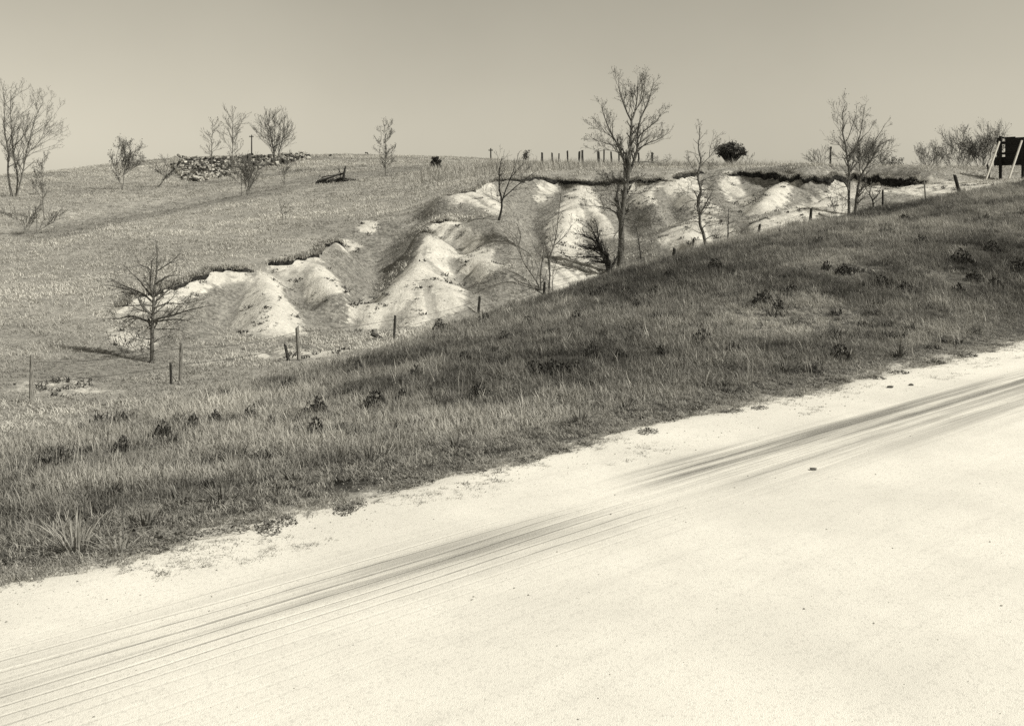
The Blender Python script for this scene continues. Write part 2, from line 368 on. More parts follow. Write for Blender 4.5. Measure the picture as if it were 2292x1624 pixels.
# washed-out gully: sharpen spurs and hollows, then let water cut rills down the slopes
ZZ -= .05
cb = np.array([(x/S-512)/F for x, y, d in CREST]); cdp = np.array([d for x, y, d in CREST])
def crest_d(x, y): return np.interp(x/np.maximum(y, 1e-3), cb, cdp)
ia, ib = np.searchsorted(GX, [-38, 48-.01]); ja, jb = np.searchsorted(GY, [10, 98-.01])
sub = np.s_[ia:ib, ja:jb]; ZS = ZZ[sub].copy(); XS, YS = XX[sub], YY[sub]
def blur(a, sig):
    k = int(3*sig/.27)+1; g = np.exp(-.5*((np.arange(-k, k+1)*.27)/sig)**2); g /= g.sum()
    for ax in (0, 1):
        p = np.pad(a, [(k, k) if i == ax else (0, 0) for i in (0, 1)], mode='edge')
        a = sum(g[i]*(p[i:i+a.shape[0]] if ax == 0 else p[:, i:i+a.shape[1]]) for i in range(2*k+1))
    return a
rim_b, rim_d = [], []
for rm in (RIM1, RIM1B, RIM6, RIM4, RIM2, RIM2B, RIM3):
    for x, y, d in rm: rim_b.append((x/S-512)/F); rim_d.append(d)
o_ = np.argsort(rim_b); rim_b = np.array(rim_b)[o_]; rim_d = np.maximum.accumulate(np.array(rim_d)[o_])
RD = np.interp(XS/np.maximum(YS, 1), rim_b, rim_d); CDS = crest_d(XS, YS); BE = XS/np.maximum(YS, 1)
gm = smooth(.5, 3.0, YS-CDS)*smooth(.3, -.8, YS-RD)*smooth(-.41, -.36, BE)*smooth(.46, .42, BE)
gm = blur(gm, .5)
ZS = ZS+gm*(blur(ZS, .22)-ZS); low = blur(ZS, 2.2); ZS = ZS+gm*.30*(ZS-low)
er = np.random.default_rng(3); FLOW = np.zeros_like(ZS); nxs, nys = ZS.shape
for rnd in range(4):
    g0, g1 = np.gradient(blur(ZS, .18)); fl = np.zeros(ZS.size)
    for bt in range(3):
        pi = er.random(16000)*(nxs-3)+1; pj = er.random(16000)*(nys-3)+1; k = gm[pi.astype(int), pj.astype(int)] > .2; pi, pj = pi[k], pj[k]; vi = np.zeros_like(pi); vj = np.zeros_like(pj)
        for st_ in range(46):
            a_, b_ = pi.astype(int), pj.astype(int); np.add.at(fl, a_*nys+b_, 1.0)
            vi = .45*vi-g0[a_, b_]; vj = .45*vj-g1[a_, b_]; ln_ = np.sqrt(vi*vi+vj*vj)+1e-6; live = ln_ > .012
            pi = np.clip(pi+np.where(live, vi/ln_, 0)*.8, 1, nxs-2); pj = np.clip(pj+np.where(live, vj/ln_, 0)*.8, 1, nys-2)
    f = np.log1p(fl.reshape(ZS.shape)); f = np.minimum(f, 3.5); FLOW += f/4
    f = f-blur(f, .6); ZS -= gm*.019*f
ZZ[sub] = ZS
RILL = np.zeros_like(ZZ); fr_ = FLOW-blur(FLOW, 1.0); RILL[sub] = np.clip(.5+fr_*.55, 0, 1)*gm+.5*(1-gm); GMA = np.zeros_like(ZZ); GMA[sub] = gm
def zat(x, y):
    x = np.asarray(x, float); y = np.asarray(y, float)
    i = np.clip(np.searchsorted(GX, x)-1, 0, len(GX)-2); j = np.clip(np.searchsorted(GY, y)-1, 0, len(GY)-2)
    fx = np.clip((x-GX[i])/(GX[i+1]-GX[i]), 0, 1); fy = np.clip((y-GY[j])/(GY[j+1]-GY[j]), 0, 1)
    return (ZZ[i, j]*(1-fx)+ZZ[i+1, j]*fx)*(1-fy)+(ZZ[i, j+1]*(1-fx)+ZZ[i+1, j+1]*fx)*fy
DST = np.concatenate([np.arange(6, 110, .12), np.arange(110, 330, .5)])
def hit(x, y):
    """where a line of sight meets the ground"""
    r = ray(x, y); dif = CAMZ+r[2]*DST-zat(r[0]*DST, DST)
    k = np.nonzero(dif < 0)[0]
    if len(k) == 0 or k[0] == 0: return None
    k = k[0]; a, b = dif[k-1], dif[k]; d = DST[k-1]+(DST[k]-DST[k-1])*a/(a-b)
    return np.array([r[0]*d, d, CAMZ+r[2]*d])
def at(x, d, sink=0.0):
    X = (x/S-512)/F*d; return np.array([X, d, float(zat(X, d))-sink])

# cover maps -------------------------------------------------------
def inside(poly, x, y):
    res = np.zeros(len(x), bool); px, py = np.array(poly, float).T; j = len(px)-1
    for i in range(len(px)):
        cnd = ((py[i] > y) != (py[j] > y)) & (x < (px[j]-px[i])*(y-py[i])/(py[j]-py[i]+1e-9)+px[i]); res ^= cnd; j = i
    return res
def stamp(polys, rad=.45, step=4.0):
    m = np.zeros(XX.shape)
    for poly in polys:
        a = np.array(poly, float); gx, gy = np.meshgrid(np.arange(a[:, 0].min(), a[:, 0].max(), step), np.arange(a[:, 1].min(), a[:, 1].max(), step*.8))
        gx, gy = gx.ravel(), gy.ravel(); k = inside(poly, gx, gy)
        for x, y in zip(gx[k], gy[k]):
            h = hit(x, y)
            if h is None or h[1] > 200: continue
            rr = rad*(1 if h[1] < 70 else h[1]/70*1.25)
            i0, i1 = np.searchsorted(GX, [h[0]-2*rr, h[0]+2*rr]); j0, j1 = np.searchsorted(GY, [h[1]-2*rr*1.6, h[1]+2*rr*1.6])
            if i1 <= i0 or j1 <= j0: continue
            g = np.exp(-(((GX[i0:i1, None]-h[0])/rr)**2+((GY[None, j0:j1]-h[1])/(rr*1.6))**2))
            m[i0:i1, j0:j1] = np.maximum(m[i0:i1, j0:j1], g)
    return m
SOIL = [[(590, 610), (560, 640), (545, 690), (522, 735), (600, 748), (665, 740), (660, 715), (640, 680), (620, 640), (603, 612)],
        [(300, 662), (395, 640), (480, 614), (550, 610), (545, 616), (480, 624), (430, 648), (370, 680), (320, 698), (272, 698)], [(258, 735), (285, 740), (335, 768), (310, 778), (270, 755)],
        [(600, 592), (650, 585), (700, 573), (725, 600), (760, 640), (720, 655), (640, 640), (610, 610)], [(765, 537), (800, 548), (790, 558), (765, 550)], [(810, 500), (832, 500), (830, 515), (815, 512)],
        [(965, 535), (1000, 545), (1010, 600), (1030, 650), (1010, 690), (930, 715), (850, 730), (795, 712), (810, 690), (880, 630), (930, 590)],
        [(985, 500), (1020, 498), (1060, 535), (1115, 592), (1090, 590), (1040, 558), (985, 530), (965, 515)], [(985, 540), (1000, 540), (1085, 600), (1075, 604)],
        [(1060, 425), (1095, 412), (1110, 450), (1110, 480), (1085, 460), (1020, 445)],
        [(1290, 418), (1315, 418), (1330, 460), (1370, 525), (1350, 530), (1300, 560), (1250, 570), (1230, 520), (1240, 490), (1260, 480), (1270, 450)],
        [(1215, 425), (1235, 412), (1225, 445), (1210, 445)], [(1240, 590), (1290, 570), (1330, 590), (1310, 625), (1260, 645), (1240, 640)],
        [(1420, 415), (1445, 412), (1455, 450), (1440, 455), (1420, 440)], [(1480, 415), (1510, 408), (1560, 435), (1605, 472), (1570, 472), (1520, 450)], [(1515, 400), (1540, 395), (1570, 425), (1530, 415)],
        [(1480, 530), (1560, 480), (1600, 490), (1640, 520), (1600, 545), (1520, 556)], [(1690, 500), (1760, 475), (1830, 450), (1890, 430), (1900, 470), (1830, 490), (1760, 508), (1700, 515)],
        [(1620, 402), (1640, 395), (1665, 440), (1700, 455), (1740, 415), (1765, 402), (1755, 430), (1725, 470), (1680, 475), (1640, 450)], [(1990, 428), (2060, 408), (2140, 404), (2210, 414), (2150, 428), (2060, 435)],
        [(560, 800), (700, 788), (780, 778), (720, 797)], [(1860, 425), (1900, 412), (1960, 412), (1980, 425), (1900, 440)]]
BARE = [[(1780, 600), (1850, 575), (1960, 600), (1900, 620)], [(2060, 600), (2180, 620), (2130, 640)], [(1850, 560), (1950, 550), (1960, 570)], [(1660, 700), (1900, 690), (1880, 730), (1700, 740)]]
WEEDY = [[(740, 545), (800, 512), (930, 500), (940, 540), (900, 590), (850, 620), (820, 670), (770, 640)], [(1000, 560), (1060, 590), (1120, 630), (1060, 660), (1030, 640)], [(400, 690), (520, 630), (540, 680), (510, 740), (420, 740)], [(670, 660), (790, 660), (790, 720), (680, 720)],
         [(1130, 410), (1280, 415), (1240, 480), (1220, 560), (1140, 560), (1120, 500)], [(1340, 420), (1490, 420), (1520, 460), (1480, 530), (1400, 560), (1360, 500)], [(1590, 390), (1630, 395), (1650, 460), (1680, 500), (1620, 500), (1560, 450)],
         [(1640, 395), (1880, 412), (1800, 450), (1740, 470), (1700, 450)], [(1900, 405), (2060, 410), (1990, 440), (1900, 460)], [(60, 830), (340, 770), (380, 810), (180, 850)], [(60, 514), (250, 487), (480, 443), (570, 428), (640, 416), (640, 424), (570, 438), (480, 455), (250, 499), (60, 526)], [(560, 440), (700, 395), (980, 368), (980, 376), (700, 410)]]
SWL = [[(60, 514), (250, 487), (480, 443), (570, 428), (640, 416), (640, 422), (570, 436), (480, 452), (250, 497), (60, 524)], [(60, 540), (160, 512), (240, 500), (160, 524)], [(560, 434), (640, 408), (700, 396), (640, 416)], [(860, 388), (980, 370), (980, 376), (870, 394)], [(420, 410), (560, 396), (700, 376), (560, 402)]]
swm = stamp(SWL, .5)
soilm = stamp(SOIL, .44); weedm = stamp(WEEDY, .7); barem = stamp(BARE, .5); soilm = np.maximum(soilm, .55*stamp([[(50, 862), (150, 850), (240, 870), (200, 882), (60, 882)]], .5))
# fence crest depth as a function of bearing
CD = crest_d(XX, YY); over = YY-CD
left = smooth(.05, -.25, XX/np.maximum(YY, 1))
greenm = smooth(11.5, 12.6, VV+wob*1.5)*(1-smooth(-5*0-1-6*left, 1.5-5*left, over+2*N2.fbm(XX*.3, YY*.3, 3)))
greenm = np.where(YY > 0, greenm, smooth(-8, -10, VV)*.8)*(1-.35*barem)
gravm = np.where((VV > -9) & (VV < 13), 1-smooth(11.2, 12.3, VV+wob), 0)
soilm = np.maximum(soilm, .22*barem)
nx_, ny_ = len(GX), len(GY)
idx = np.arange(nx_*ny_).reshape(nx_, ny_)
faces = np.stack([idx[:-1, :-1], idx[1:, :-1], idx[1:, 1:], idx[:-1, 1:]], -1).reshape(-1, 4)
ground = mesh_obj('hillside_ground', np.stack([XX, YY, ZZ], -1).reshape(-1, 3), faces, M_ground, smooth_=True)
tag(ground, kind='structure')
ca = ground.data.attributes.new('cover', 'FLOAT_COLOR', 'POINT')
ca.data.foreach_set('color', np.stack([soilm, greenm, gravm, np.ones_like(soilm)], -1).astype(np.float32).ravel())
ra = ground.data.attributes.new('rill', 'FLOAT', 'POINT'); ra.data.foreach_set('value', RILL.astype(np.float32).ravel())
wa = ground.data.attributes.new('weedy', 'FLOAT', 'POINT'); wa.data.foreach_set('value', (np.maximum(np.maximum(weedm, swm), .75*GMA)*(1-soilm)).astype(np.float32).ravel())

# ------------------------------------------------------------------ gravel road
ru = np.arange(-70, 150, .5); rv = np.arange(-7.5, 11.95, .16)
RU, RV = np.meshgrid(ru, rv, indexing='ij')
edge = smooth(11.9, 11.0, RV+.5*N1.fbm(RU*.6, RU*0+9, 4)*2)
RZ = .045*edge-.10*(1-edge)+.012*N2.fbm(RU*.5, RV*1.2, 3)
def band(pts, hw):
    q = []
    for x, y in pts:
        d = CAMZ/((y/S-HZ)/F); q.append(uv((x/S-512)/F*d, d))
    q = np.array(q); c_ = np.interp(RU, q[:, 0], q[:, 1]); return q, np.exp(-((RV-c_)/hw)**2)
q1, b1 = band([(-200, 1612), (60, 1530), (570, 1375), (1053, 1245), (1250, 1195), (1480, 1142)], .50)
b1 = b1*smooth(q1[-1, 0]+.8, q1[-2, 0]-.5, RU)
q2, b2 = band([(1340, 1102), (1460, 1070), (1700, 1008), (2000, 928), (2291, 848), (2600, 770)], .34)
b2 = b2*smooth(q2[0, 0]-.3, q2[1, 0]+1.0, RU)
q3, b3 = band([(1380, 1140), (1700, 1050), (2000, 968), (2291, 890), (2600, 800)], .68)
b3 = .75*b3*smooth(q3[0, 0], q3[1, 0], RU)
q4, b4 = band([(900, 1270), (1100, 1215)], .35)
b4 = b4*np.exp(-((RU-q4[:, 0].mean())/1.6)**2)
track = np.clip(.55*b1+1.25*b2+b3+.3*b4, 0, 1)
lines_ = np.clip(1.5*b1+.7*b2+.6*b3+.5*b4+.25*np.exp(-((RV-8.2)/1.5)**2)*smooth(12, 2, RU), 0, 1)
ix = np.arange(RU.size).reshape(RU.shape)
rf = np.stack([ix[:-1, :-1], ix[1:, :-1], ix[1:, 1:], ix[:-1, 1:]], -1).reshape(-1, 4)
road = mesh_obj('gravel_road', np.stack([RU, RV, RZ], -1).reshape(-1, 3), rf, M_road, smooth_=True)
road.rotation_euler = (0, 0, math.atan2(UD[1], UD[0])); tag(road, kind='structure')
for nm, arr in (('track', track), ('lines', lines_)):
    a_ = road.data.attributes.new(nm, 'FLOAT', 'POINT'); a_.data.foreach_set('value', arr.astype(np.float32).ravel())

# ------------------------------------------------------------------ dark topsoil ledges under the sod
def ledge(i, sc_):
    pts, nor, hh = sc_; k = len(pts)
    s = np.arange(k)*.6
    sub = np.linspace(0, k-1, (k-1)*4+1)
    ip = lambda a: np.interp(sub, np.arange(k), a)
    px, py, nx, ny, h = ip(pts[:, 0]), ip(pts[:, 1]), ip(nor[:, 0]), ip(nor[:, 1]), ip(hh)
    j1 = N1.fbm(sub*.35+i*31, sub*0+1.5, 4)*.8; j2 = N2.fbm(sub*.5+i*17, sub*0+4.5, 4); j3 = N3.fbm(sub*.9, sub*0+i*7.5, 3)
    end = np.minimum(smooth(0, 3, sub), smooth(k-1, k-4, sub)); gap = np.clip(.05+1.35*smooth(-.16, .14, N3.fbm(sub*.16+i*9, sub*0+2, 3)), .05, 1.4)
    if i in (2, 4): gap = .25+.85*gap; h = h*(1.0 if i == 2 else .85)
    elif i < 7: gap = .5+.6*gap; end = np.minimum(smooth(0, 1.2, sub), smooth(k-1, k-2.2, sub))
    h = h*end*gap*(1+.8*j2)+.05
    j1 = j1+.5*N3.fbm(sub*1.3, sub*0+i*3.1, 3); px = px+nx*j1; py = py+ny*j1
    zt = np.maximum(zat(px-nx*.3, py-ny*.3), zat(px-nx*.1, py-ny*.1))
    zt = zt-.22*smooth(.16, .07, h)
    prof = [(-.55, -.14), (-.30, .0), (.04, .01), (.12+.12*j3, -.05), (.12, -.25*h/.3*.5-.06), (.16+.12*j2, -h), (-.2, -h-.15)]
    V = []
    for o, dz in prof: V.append(np.stack([px+nx*o, py+ny*o, zt+dz*np.ones_like(px)], 1))
    V = np.stack(V, 1); m = V.shape[1]; ii = np.arange(V.shape[0]*m).reshape(-1, m)
    F_ = np.stack([ii[:-1, :-1], ii[:-1, 1:], ii[1:, 1:], ii[1:, :-1]], -1).reshape(-1, 4)
    mid_ = np.tile((np.arange(m-1) < 2).astype(int), V.shape[0]-1)
    o = mesh_obj('topsoil_ledge', V.reshape(-1, 3), F_, mats=[M_sod, M_ground], midx=mid_); tag(o, kind='structure')
    return np.stack([px-nx*.02, py-ny*.02, zt], 1)
RIMPTS = np.concatenate([ledge(i, s_) for i, s_ in enumerate(SCARPS)])

# ------------------------------------------------------------------ scattered grass (geometry-node instances of small tufts)
def tuft_mesh(name, nb, h, spread, wid, lean, seed, mat):
    r = np.random.default_rng(seed); V, Fc, T = [], [], []
    for b in range(nb):
        a = r.random()*6.283; rr = spread*math.sqrt(r.random()); base = np.array([math.cos(a)*rr, math.sin(a)*rr, -.03])
        d = r.random()*6.283; ln = h*(.5+.7*r.random()); le = lean*(.3+r.random()); pd = d+1.57
        dv = np.array([math.cos(d), math.sin(d), 0]); pv = np.array([math.cos(pd), math.sin(pd), 0])
        k = len(V)
        for q, wq in ((0, 1), (.5, .8), (1, .12)):
            p = base+np.array([0, 0, ln*q*(1-.25*le*q)])+dv*ln*le*q*q
            V += [p-pv*wid*wq/2, p+pv*wid*wq/2]; T += [q, q]
        Fc += [(k, k+1, k+3, k+2), (k+2, k+3, k+5, k+4)]
    me = bpy.data.meshes.new(name); me.from_pydata([tuple(v) for v in V], [], Fc); me.materials.append(mat)
    a_ = me.attributes.new('tipw', 'FLOAT', 'POINT'); a_.data.foreach_set('value', np.array(T, np.float32))
    return bpy.data.objects.new(name, me)
def scatter(name, label, cat, pts, scl, tint, protos):
    cl = bpy.data.collections.new(name+'_kinds')
    for p in protos: cl.objects.link(p)
    me = bpy.data.meshes.new(name); me.vertices.add(len(pts)); me.vertices.foreach_set('co', np.asarray(pts, np.float32).ravel())
    o = bpy.data.objects.new(name, me); col.objects.link(o); tag(o, label, cat, kind='stuff')
    def at_(nm, ty, vals, key):
        a_ = me.attributes.new(nm, ty, 'POINT'); a_.data.foreach_set(key, np.asarray(vals).ravel())
    nP = len(pts)
    at_('scl', 'FLOAT', np.asarray(scl, np.float32), 'value'); at_('tint', 'FLOAT', np.asarray(tint, np.float32), 'value')
    at_('pick', 'INT', rng.integers(0, len(protos), nP).astype(np.int32), 'value')
    rt = np.stack([rng.normal(0, .12, nP), rng.normal(0, .12, nP), rng.random(nP)*6.283], 1); at_('rot', 'FLOAT_VECTOR', rt.astype(np.float32), 'vector')
    ng = bpy.data.node_groups.new(name+'_scatter', 'GeometryNodeTree')
    ng.interface.new_socket('Geometry', in_out='INPUT', socket_type='NodeSocketGeometry'); ng.interface.new_socket('Geometry', in_out='OUTPUT', socket_type='NodeSocketGeometry')
    N = ng.nodes.new; K = ng.links.new
    gi, go = N('NodeGroupInput'), N('NodeGroupOutput'); ip = N('GeometryNodeInstanceOnPoints'); ci = N('GeometryNodeCollectionInfo')
    ci.inputs['Collection'].default_value = cl; ci.inputs['Separate Children'].default_value = True; ci.inputs['Reset Children'].default_value = True
    def na(nm, ty):
        q = N('GeometryNodeInputNamedAttribute'); q.data_type = ty; q.inputs['Name'].default_value = nm; return q.outputs['Attribute']
    er = N('FunctionNodeEulerToRotation'); K(na('rot', 'FLOAT_VECTOR'), er.inputs[0])
    K(gi.outputs[0], ip.inputs['Points']); K(ci.outputs[0], ip.inputs['Instance']); ip.inputs['Pick Instance'].default_value = True
    K(na('pick', 'INT'), ip.inputs['Instance Index']); K(er.outputs[0], ip.inputs['Rotation']); K(na('scl', 'FLOAT'), ip.inputs['Scale']); K(ip.outputs[0], go.inputs[0])
    o.modifiers.new('scatter', 'NODES').node_group = ng
    return o
def sample(arr, x, y):
    i = np.clip(np.searchsorted(GX, x), 0, len(GX)-1); j = np.clip(np.searchsorted(GY, y), 0, len(GY)-1); return arr[i, j]
def bearing_pts(num, d0, d1, power, margin=.66):
    d = (d0**power+(d1**power-d0**power)*rng.random(num))**(1/power); b = (rng.random(num)*2-1)*margin
    return b*d, d

# road bank
px, py = bearing_pts(150000, 8.5, 82, 1.3)
u_, v_ = uv(px, py); g_ = sample(greenm, px, py)
patch = N1.fbm(px*.16, py*.16, 4)*1.7+.5; patch2 = N2.fbm(px*.9, py*.9, 3)*1.4+.5
en = v_+2.2*N3.fbm(u_*.8, v_*1.4, 4)
keep = (g_ > .15+.6*rng.random(len(px))) & (v_ > 11.3) & (rng.random(len(px)) < smooth(10.9, 13.4, en)+.02)
px, py, v_, g_, patch, patch2 = (a[keep] for a in (px, py, v_, g_, patch, patch2))
bare_ = sample(barem, px, py)
ed = smooth(11.6, 14.2, v_)
sc_ = (.32+.68*ed)*(.7+.6*rng.random(len(px)))*(1-.45*bare_)*(.55+.8*np.clip(patch2, 0, 1))*(.60+.0145*np.minimum(py, 45))
tint = np.clip(.17+.75*(patch-.45)+.45*(patch2-.5)+rng.normal(0, .10, len(px))+.35*bare_+.18*(1-ed)+.25*smooth(.05, -.45, px/py), 0, 1)
tint = np.where(rng.random(len(px)) < .03, np.clip(tint+.45, 0, 1), tint)
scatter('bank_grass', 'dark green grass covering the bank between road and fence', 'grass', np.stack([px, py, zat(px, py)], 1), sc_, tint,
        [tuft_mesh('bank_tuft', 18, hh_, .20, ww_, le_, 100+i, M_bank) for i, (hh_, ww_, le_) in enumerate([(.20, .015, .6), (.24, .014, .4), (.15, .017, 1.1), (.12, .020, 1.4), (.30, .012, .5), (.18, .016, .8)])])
# dark broad-leaved weeds and dead pale stalks mixed into the bank
k = rng.random(len(px)) < .03; k &= patch2 < .50
scatter('bank_weeds', 'small dark broad-leaved weeds mixed through the bank grass', 'weeds', np.stack([px, py, zat(px, py)], 1)[k], (.7+.9*rng.random(k.sum())**2)*(.9+.012*py[k]), np.clip(.15+rng.normal(0, .15, k.sum()), 0, 1), [tuft_mesh('bank_weed', 44, .17, .17, .020, 1.0, 400+i, M_weed) for i in range(5)])
k = rng.random(len(px)) < .010
scatter('dead_stalks', 'thin pale dead stalks standing in the bank grass', 'stalks', np.stack([px, py, zat(px, py)], 1)[k], .7+.6*rng.random(k.sum()), np.clip(.6+rng.normal(0, .2, k.sum()), 0, 1), [tuft_mesh('stalk', 4, .42, .12, .010, .5, 420+i, M_dry) for i in range(4)])
# pasture
px, py = bearing_pts(125000, 19, 225, .95)
g_ = sample(greenm, px, py); s_ = sample(soilm, px, py); u_, v_ = uv(px, py)
keep = (g_ < .6*rng.random(len(px))+.1) & (s_ < .15+.55*rng.random(len(px))) & (v_ > 12) & (py < 1.0*px*0+225)
px, py = px[keep], py[keep]; wd = sample(weedm, px, py)
pt = N1.fbm(px*.09+py*.03, py*.14, 5)*1.9+.5; p2 = N3.fbm(px*.55, py*.8, 4)*1.9+.5; sw_ = sample(swm, px, py)
tint = np.clip(.45+.65*(pt-.5)+.45*(p2-.5)+rng.normal(0, .07, len(px))-.42*wd-.45*sw_-.38*smooth(40, 26, py)-.12*smooth(90, 130, py), 0, .8)
tint = np.where(rng.random(len(px)) < .03, tint*.4, tint)
sc_ = (.6+.7*rng.random(len(px)))*(.75+.5*np.clip(p2, 0, 1))*(.8+.009*py)
sc_ *= 1-.3*wd
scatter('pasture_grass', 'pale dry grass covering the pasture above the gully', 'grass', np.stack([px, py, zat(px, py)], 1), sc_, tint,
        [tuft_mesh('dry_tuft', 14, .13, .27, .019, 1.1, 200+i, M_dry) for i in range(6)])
# sod fringe hanging over the ledges
k = rng.integers(0, len(RIMPTS), 2600); q = RIMPTS[k]+rng.normal(0, .07, (2600, 3))*np.array([1, 1, .2])
scatter('ledge_grass', 'ragged grass fringe on the edge of the washed-out ledges', 'grass', q, .6+.9*rng.random(2600), np.clip(.28+rng.normal(0, .15, 2600), 0, 1),
        [tuft_mesh('fringe_tuft', 12, .22, .2, .02, .8, 300+i, M_dry) for i in range(4)])
# tall grass on the ridge against the sky
px = rng.random(5200)*75-10; py = 96+rng.random(5200)*26
scatter('ridge_grass', 'tall thin grass along the ridge under the skyline', 'grass', np.stack([px, py, zat(px, py)], 1), .8+1.3*rng.random(5200), np.clip(.3+rng.normal(0, .2, 5200), 0, 1),
        [tuft_mesh('ridge_tuft', 9, .55, .3, .018, .35, 330+i, M_dry) for i in range(4)])
# debris and sprigs on the bare slopes
px, py = bearing_pts(60000, 26, 92, 1.3); s_ = sample(soilm, px, py); cl_ = N2.fbm(px*1.9, py*1.0, 3)
keep = (s_ > .3) & (sample(greenm, px, py) < .4) & (cl_ > -.02+.10*s_) & (rng.random(len(px)) < .45); px, py = px[keep], py[keep]
scatter('slope_sprigs', 'dark sprigs and clods dotting the bare chalk slopes', 'weeds', np.stack([px, py, zat(px, py)], 1), (.5+1.3*rng.random(len(px))**2), np.clip(.10+rng.normal(0, .12, len(px)), 0, 1),
        [tuft_mesh('sprig', 14, .13, .16, .035, 1.0, 350+i, M_weed) for i in range(5)])
# low weeds creeping over the gravel shoulder
px, py = bearing_pts(110000, 7.5, 45, 1.2); u_, v_ = uv(px, py)
cl_ = N2.fbm(u_*.9, v_*1.6, 4)
keep = (v_ > 10.0) & (v_ < 13.0) & (cl_ > .27*smooth(12.8, 9.8, v_)-.19) & (rng.random(len(px)) < .75); px, py, v_ = px[keep], py[keep], v_[keep]
scatter('shoulder_weeds', 'low weeds spreading over the edge of the gravel shoulder', 'weeds', np.stack([px, py, np.maximum(zat(px, py), .045*smooth(11.9, 11.0, v_)-.01)], 1), (.35+.6*rng.random(len(px)))*(.7+.3*smooth(10.4, 12, v_)), np.clip(.6+rng.normal(0, .3, len(px)), 0, 1),
        [tuft_mesh('creeper', 18, .10, .13, .014, 1.1, 380+i, M_creep) for i in range(5)])
# pebbles
def rock(name, seed, mat, flat=.7):
    import bmesh
    bm = bmesh.new(); bmesh.ops.create_icosphere(bm, subdivisions=1, radius=1.0); r = np.random.default_rng(seed)
    for v in bm.verts: v.co *= float(.75+.5*r.random()); v.co.z *= flat
    me = bpy.data.meshes.new(name); bm.to_mesh(me); bm.free(); me.materials.append(mat); return bpy.data.objects.new(name, me)
t = MT('pebble'); M_peb = t.color(t.mix(t.attr('tint', 'Fac', 'INSTANCER'), G(.16), G(.62)))
px, py = bearing_pts(30000, 5.5, 40, 1.1); u_, v_ = uv(px, py)
keep = (v_ < 12.2) & (v_ > -4) & (rng.random(len(px)) < .05+.95*smooth(9.5, 11.3, v_)); px, py, v_ = px[keep], py[keep], v_[keep]
scatter('road_pebbles', 'loose pebbles strewn over the gravel road', 'pebbles', np.stack([px, py, .045*smooth(11.9, 11.0, v_)+.002], 1), .004+.010*rng.random(len(px))**3+.006*smooth(9.5, 11.5, v_)*rng.random(len(px))**2, np.clip(.45+rng.normal(0, .22, len(px)), 0, .8), [rock('pebble', i, M_peb) for i in range(4)])

# ------------------------------------------------------------------ trees
class Tubes:
    def __init__(s): s.g = {}
    def add(s, pts, rad, sides=3):
        pts = np.asarray(pts, float); s.g.setdefault((len(pts), sides), []).append((pts, np.asarray(rad, float)))
    def mesh(s):
        Vs, Fs, off = [], [], 0
        for (k, m), lst in s.g.items():
            Pp = np.stack([a for a, _ in lst]); Rr = np.stack([b for _, b in lst]); nT = len(lst)
            T = np.gradient(Pp, axis=1); T /= np.linalg.norm(T, axis=2, keepdims=True)+1e-9
            ref = np.where(np.abs(T[..., 2:3]) > .8, np.array([1., 0, 0]), np.array([0, 0, 1.]))
            a = np.cross(T, ref); a /= np.linalg.norm(a, axis=2, keepdims=True)+1e-9; b = np.cross(T, a)
            an = np.arange(m)*2*math.pi/m
            ring = a[:, :, None]*np.cos(an)[None, None, :, None]+b[:, :, None]*np.sin(an)[None, None, :, None]
            V = Pp[:, :, None]+ring*Rr[:, :, None, None]
            ii = np.arange(nT*k*m).reshape(nT, k, m)+off
            q = np.stack([ii[:, :-1], np.roll(ii, -1, 2)[:, :-1], np.roll(ii, -1, 2)[:, 1:], ii[:, 1:]], -1).reshape(-1, 4)
            Vs.append(V.reshape(-1, 3)); Fs.append(q); off += nT*k*m
        return (np.concatenate(Vs), np.concatenate(Fs)) if Vs else (np.zeros((0, 3)), np.zeros((0, 4), int))
def resample(pts, k):
    pts = np.asarray(pts, float); s = np.r_[0, np.cumsum(np.linalg.norm(np.diff(pts, axis=0), axis=1))]
    q = np.linspace(0, s[-1], k); return np.stack([np.interp(q, s, pts[:, i]) for i in range(3)], 1), s[-1]
def rot_about(v, ax, a):
    return v*math.cos(a)+np.cross(ax, v)*math.sin(a)+ax*(ax@v)*(1-math.cos(a))
def sprout(tb, ends, pts, rad, r, lvl, gap, ln, ang, up, t0=.15, minr=.008, wig=.16, taper=.55):
    p, L_ = resample(pts, 12); m = max(1, int(L_*(1-t0)/gap)+1)
    for i in range(m):
        t_ = t0+(1-t0)*(i+r.random())/m
        if t_ > 1: continue
        k = min(10, int(t_*11)); f = t_*11-k; b = p[k]+(p[k+1]-p[k])*f; tan = p[k+1]-p[k]; tan = tan/(np.linalg.norm(tan)+1e-9)
        ax = np.cross(tan, r.normal(size=3)); ax /= np.linalg.norm(ax)+1e-9
        d = rot_about(tan, ax, ang*(.65+.7*r.random())); d[2] += up*(.5+r.random()); d /= np.linalg.norm(d)
        l = ln*(1-.55*t_)*(.55+.8*r.random()); r0 = max(minr, np.interp(t_, [0, 1], [rad[0], rad[-1]])*taper)
        kk = 4 if lvl > 0 else 3
        q = [b]; dd = d
        for s in range(kk):
            dd = dd+r.normal(0, wig, 3); dd[2] += up*.18; dd /= np.linalg.norm(dd); q.append(q[-1]+dd*l/kk)
        rr = np.linspace(r0, max(minr*.6, r0*.35), kk+1)
        tb.add(q, rr, 4 if r0 > .03 else 3)
        if lvl > 0: sprout(tb, ends, q, rr, r, lvl-1, gap*.72, l*.62, ang, up, .2, minr, wig*1.2, .62)
        ends.append(q[-1]); ends.append(q[-2])
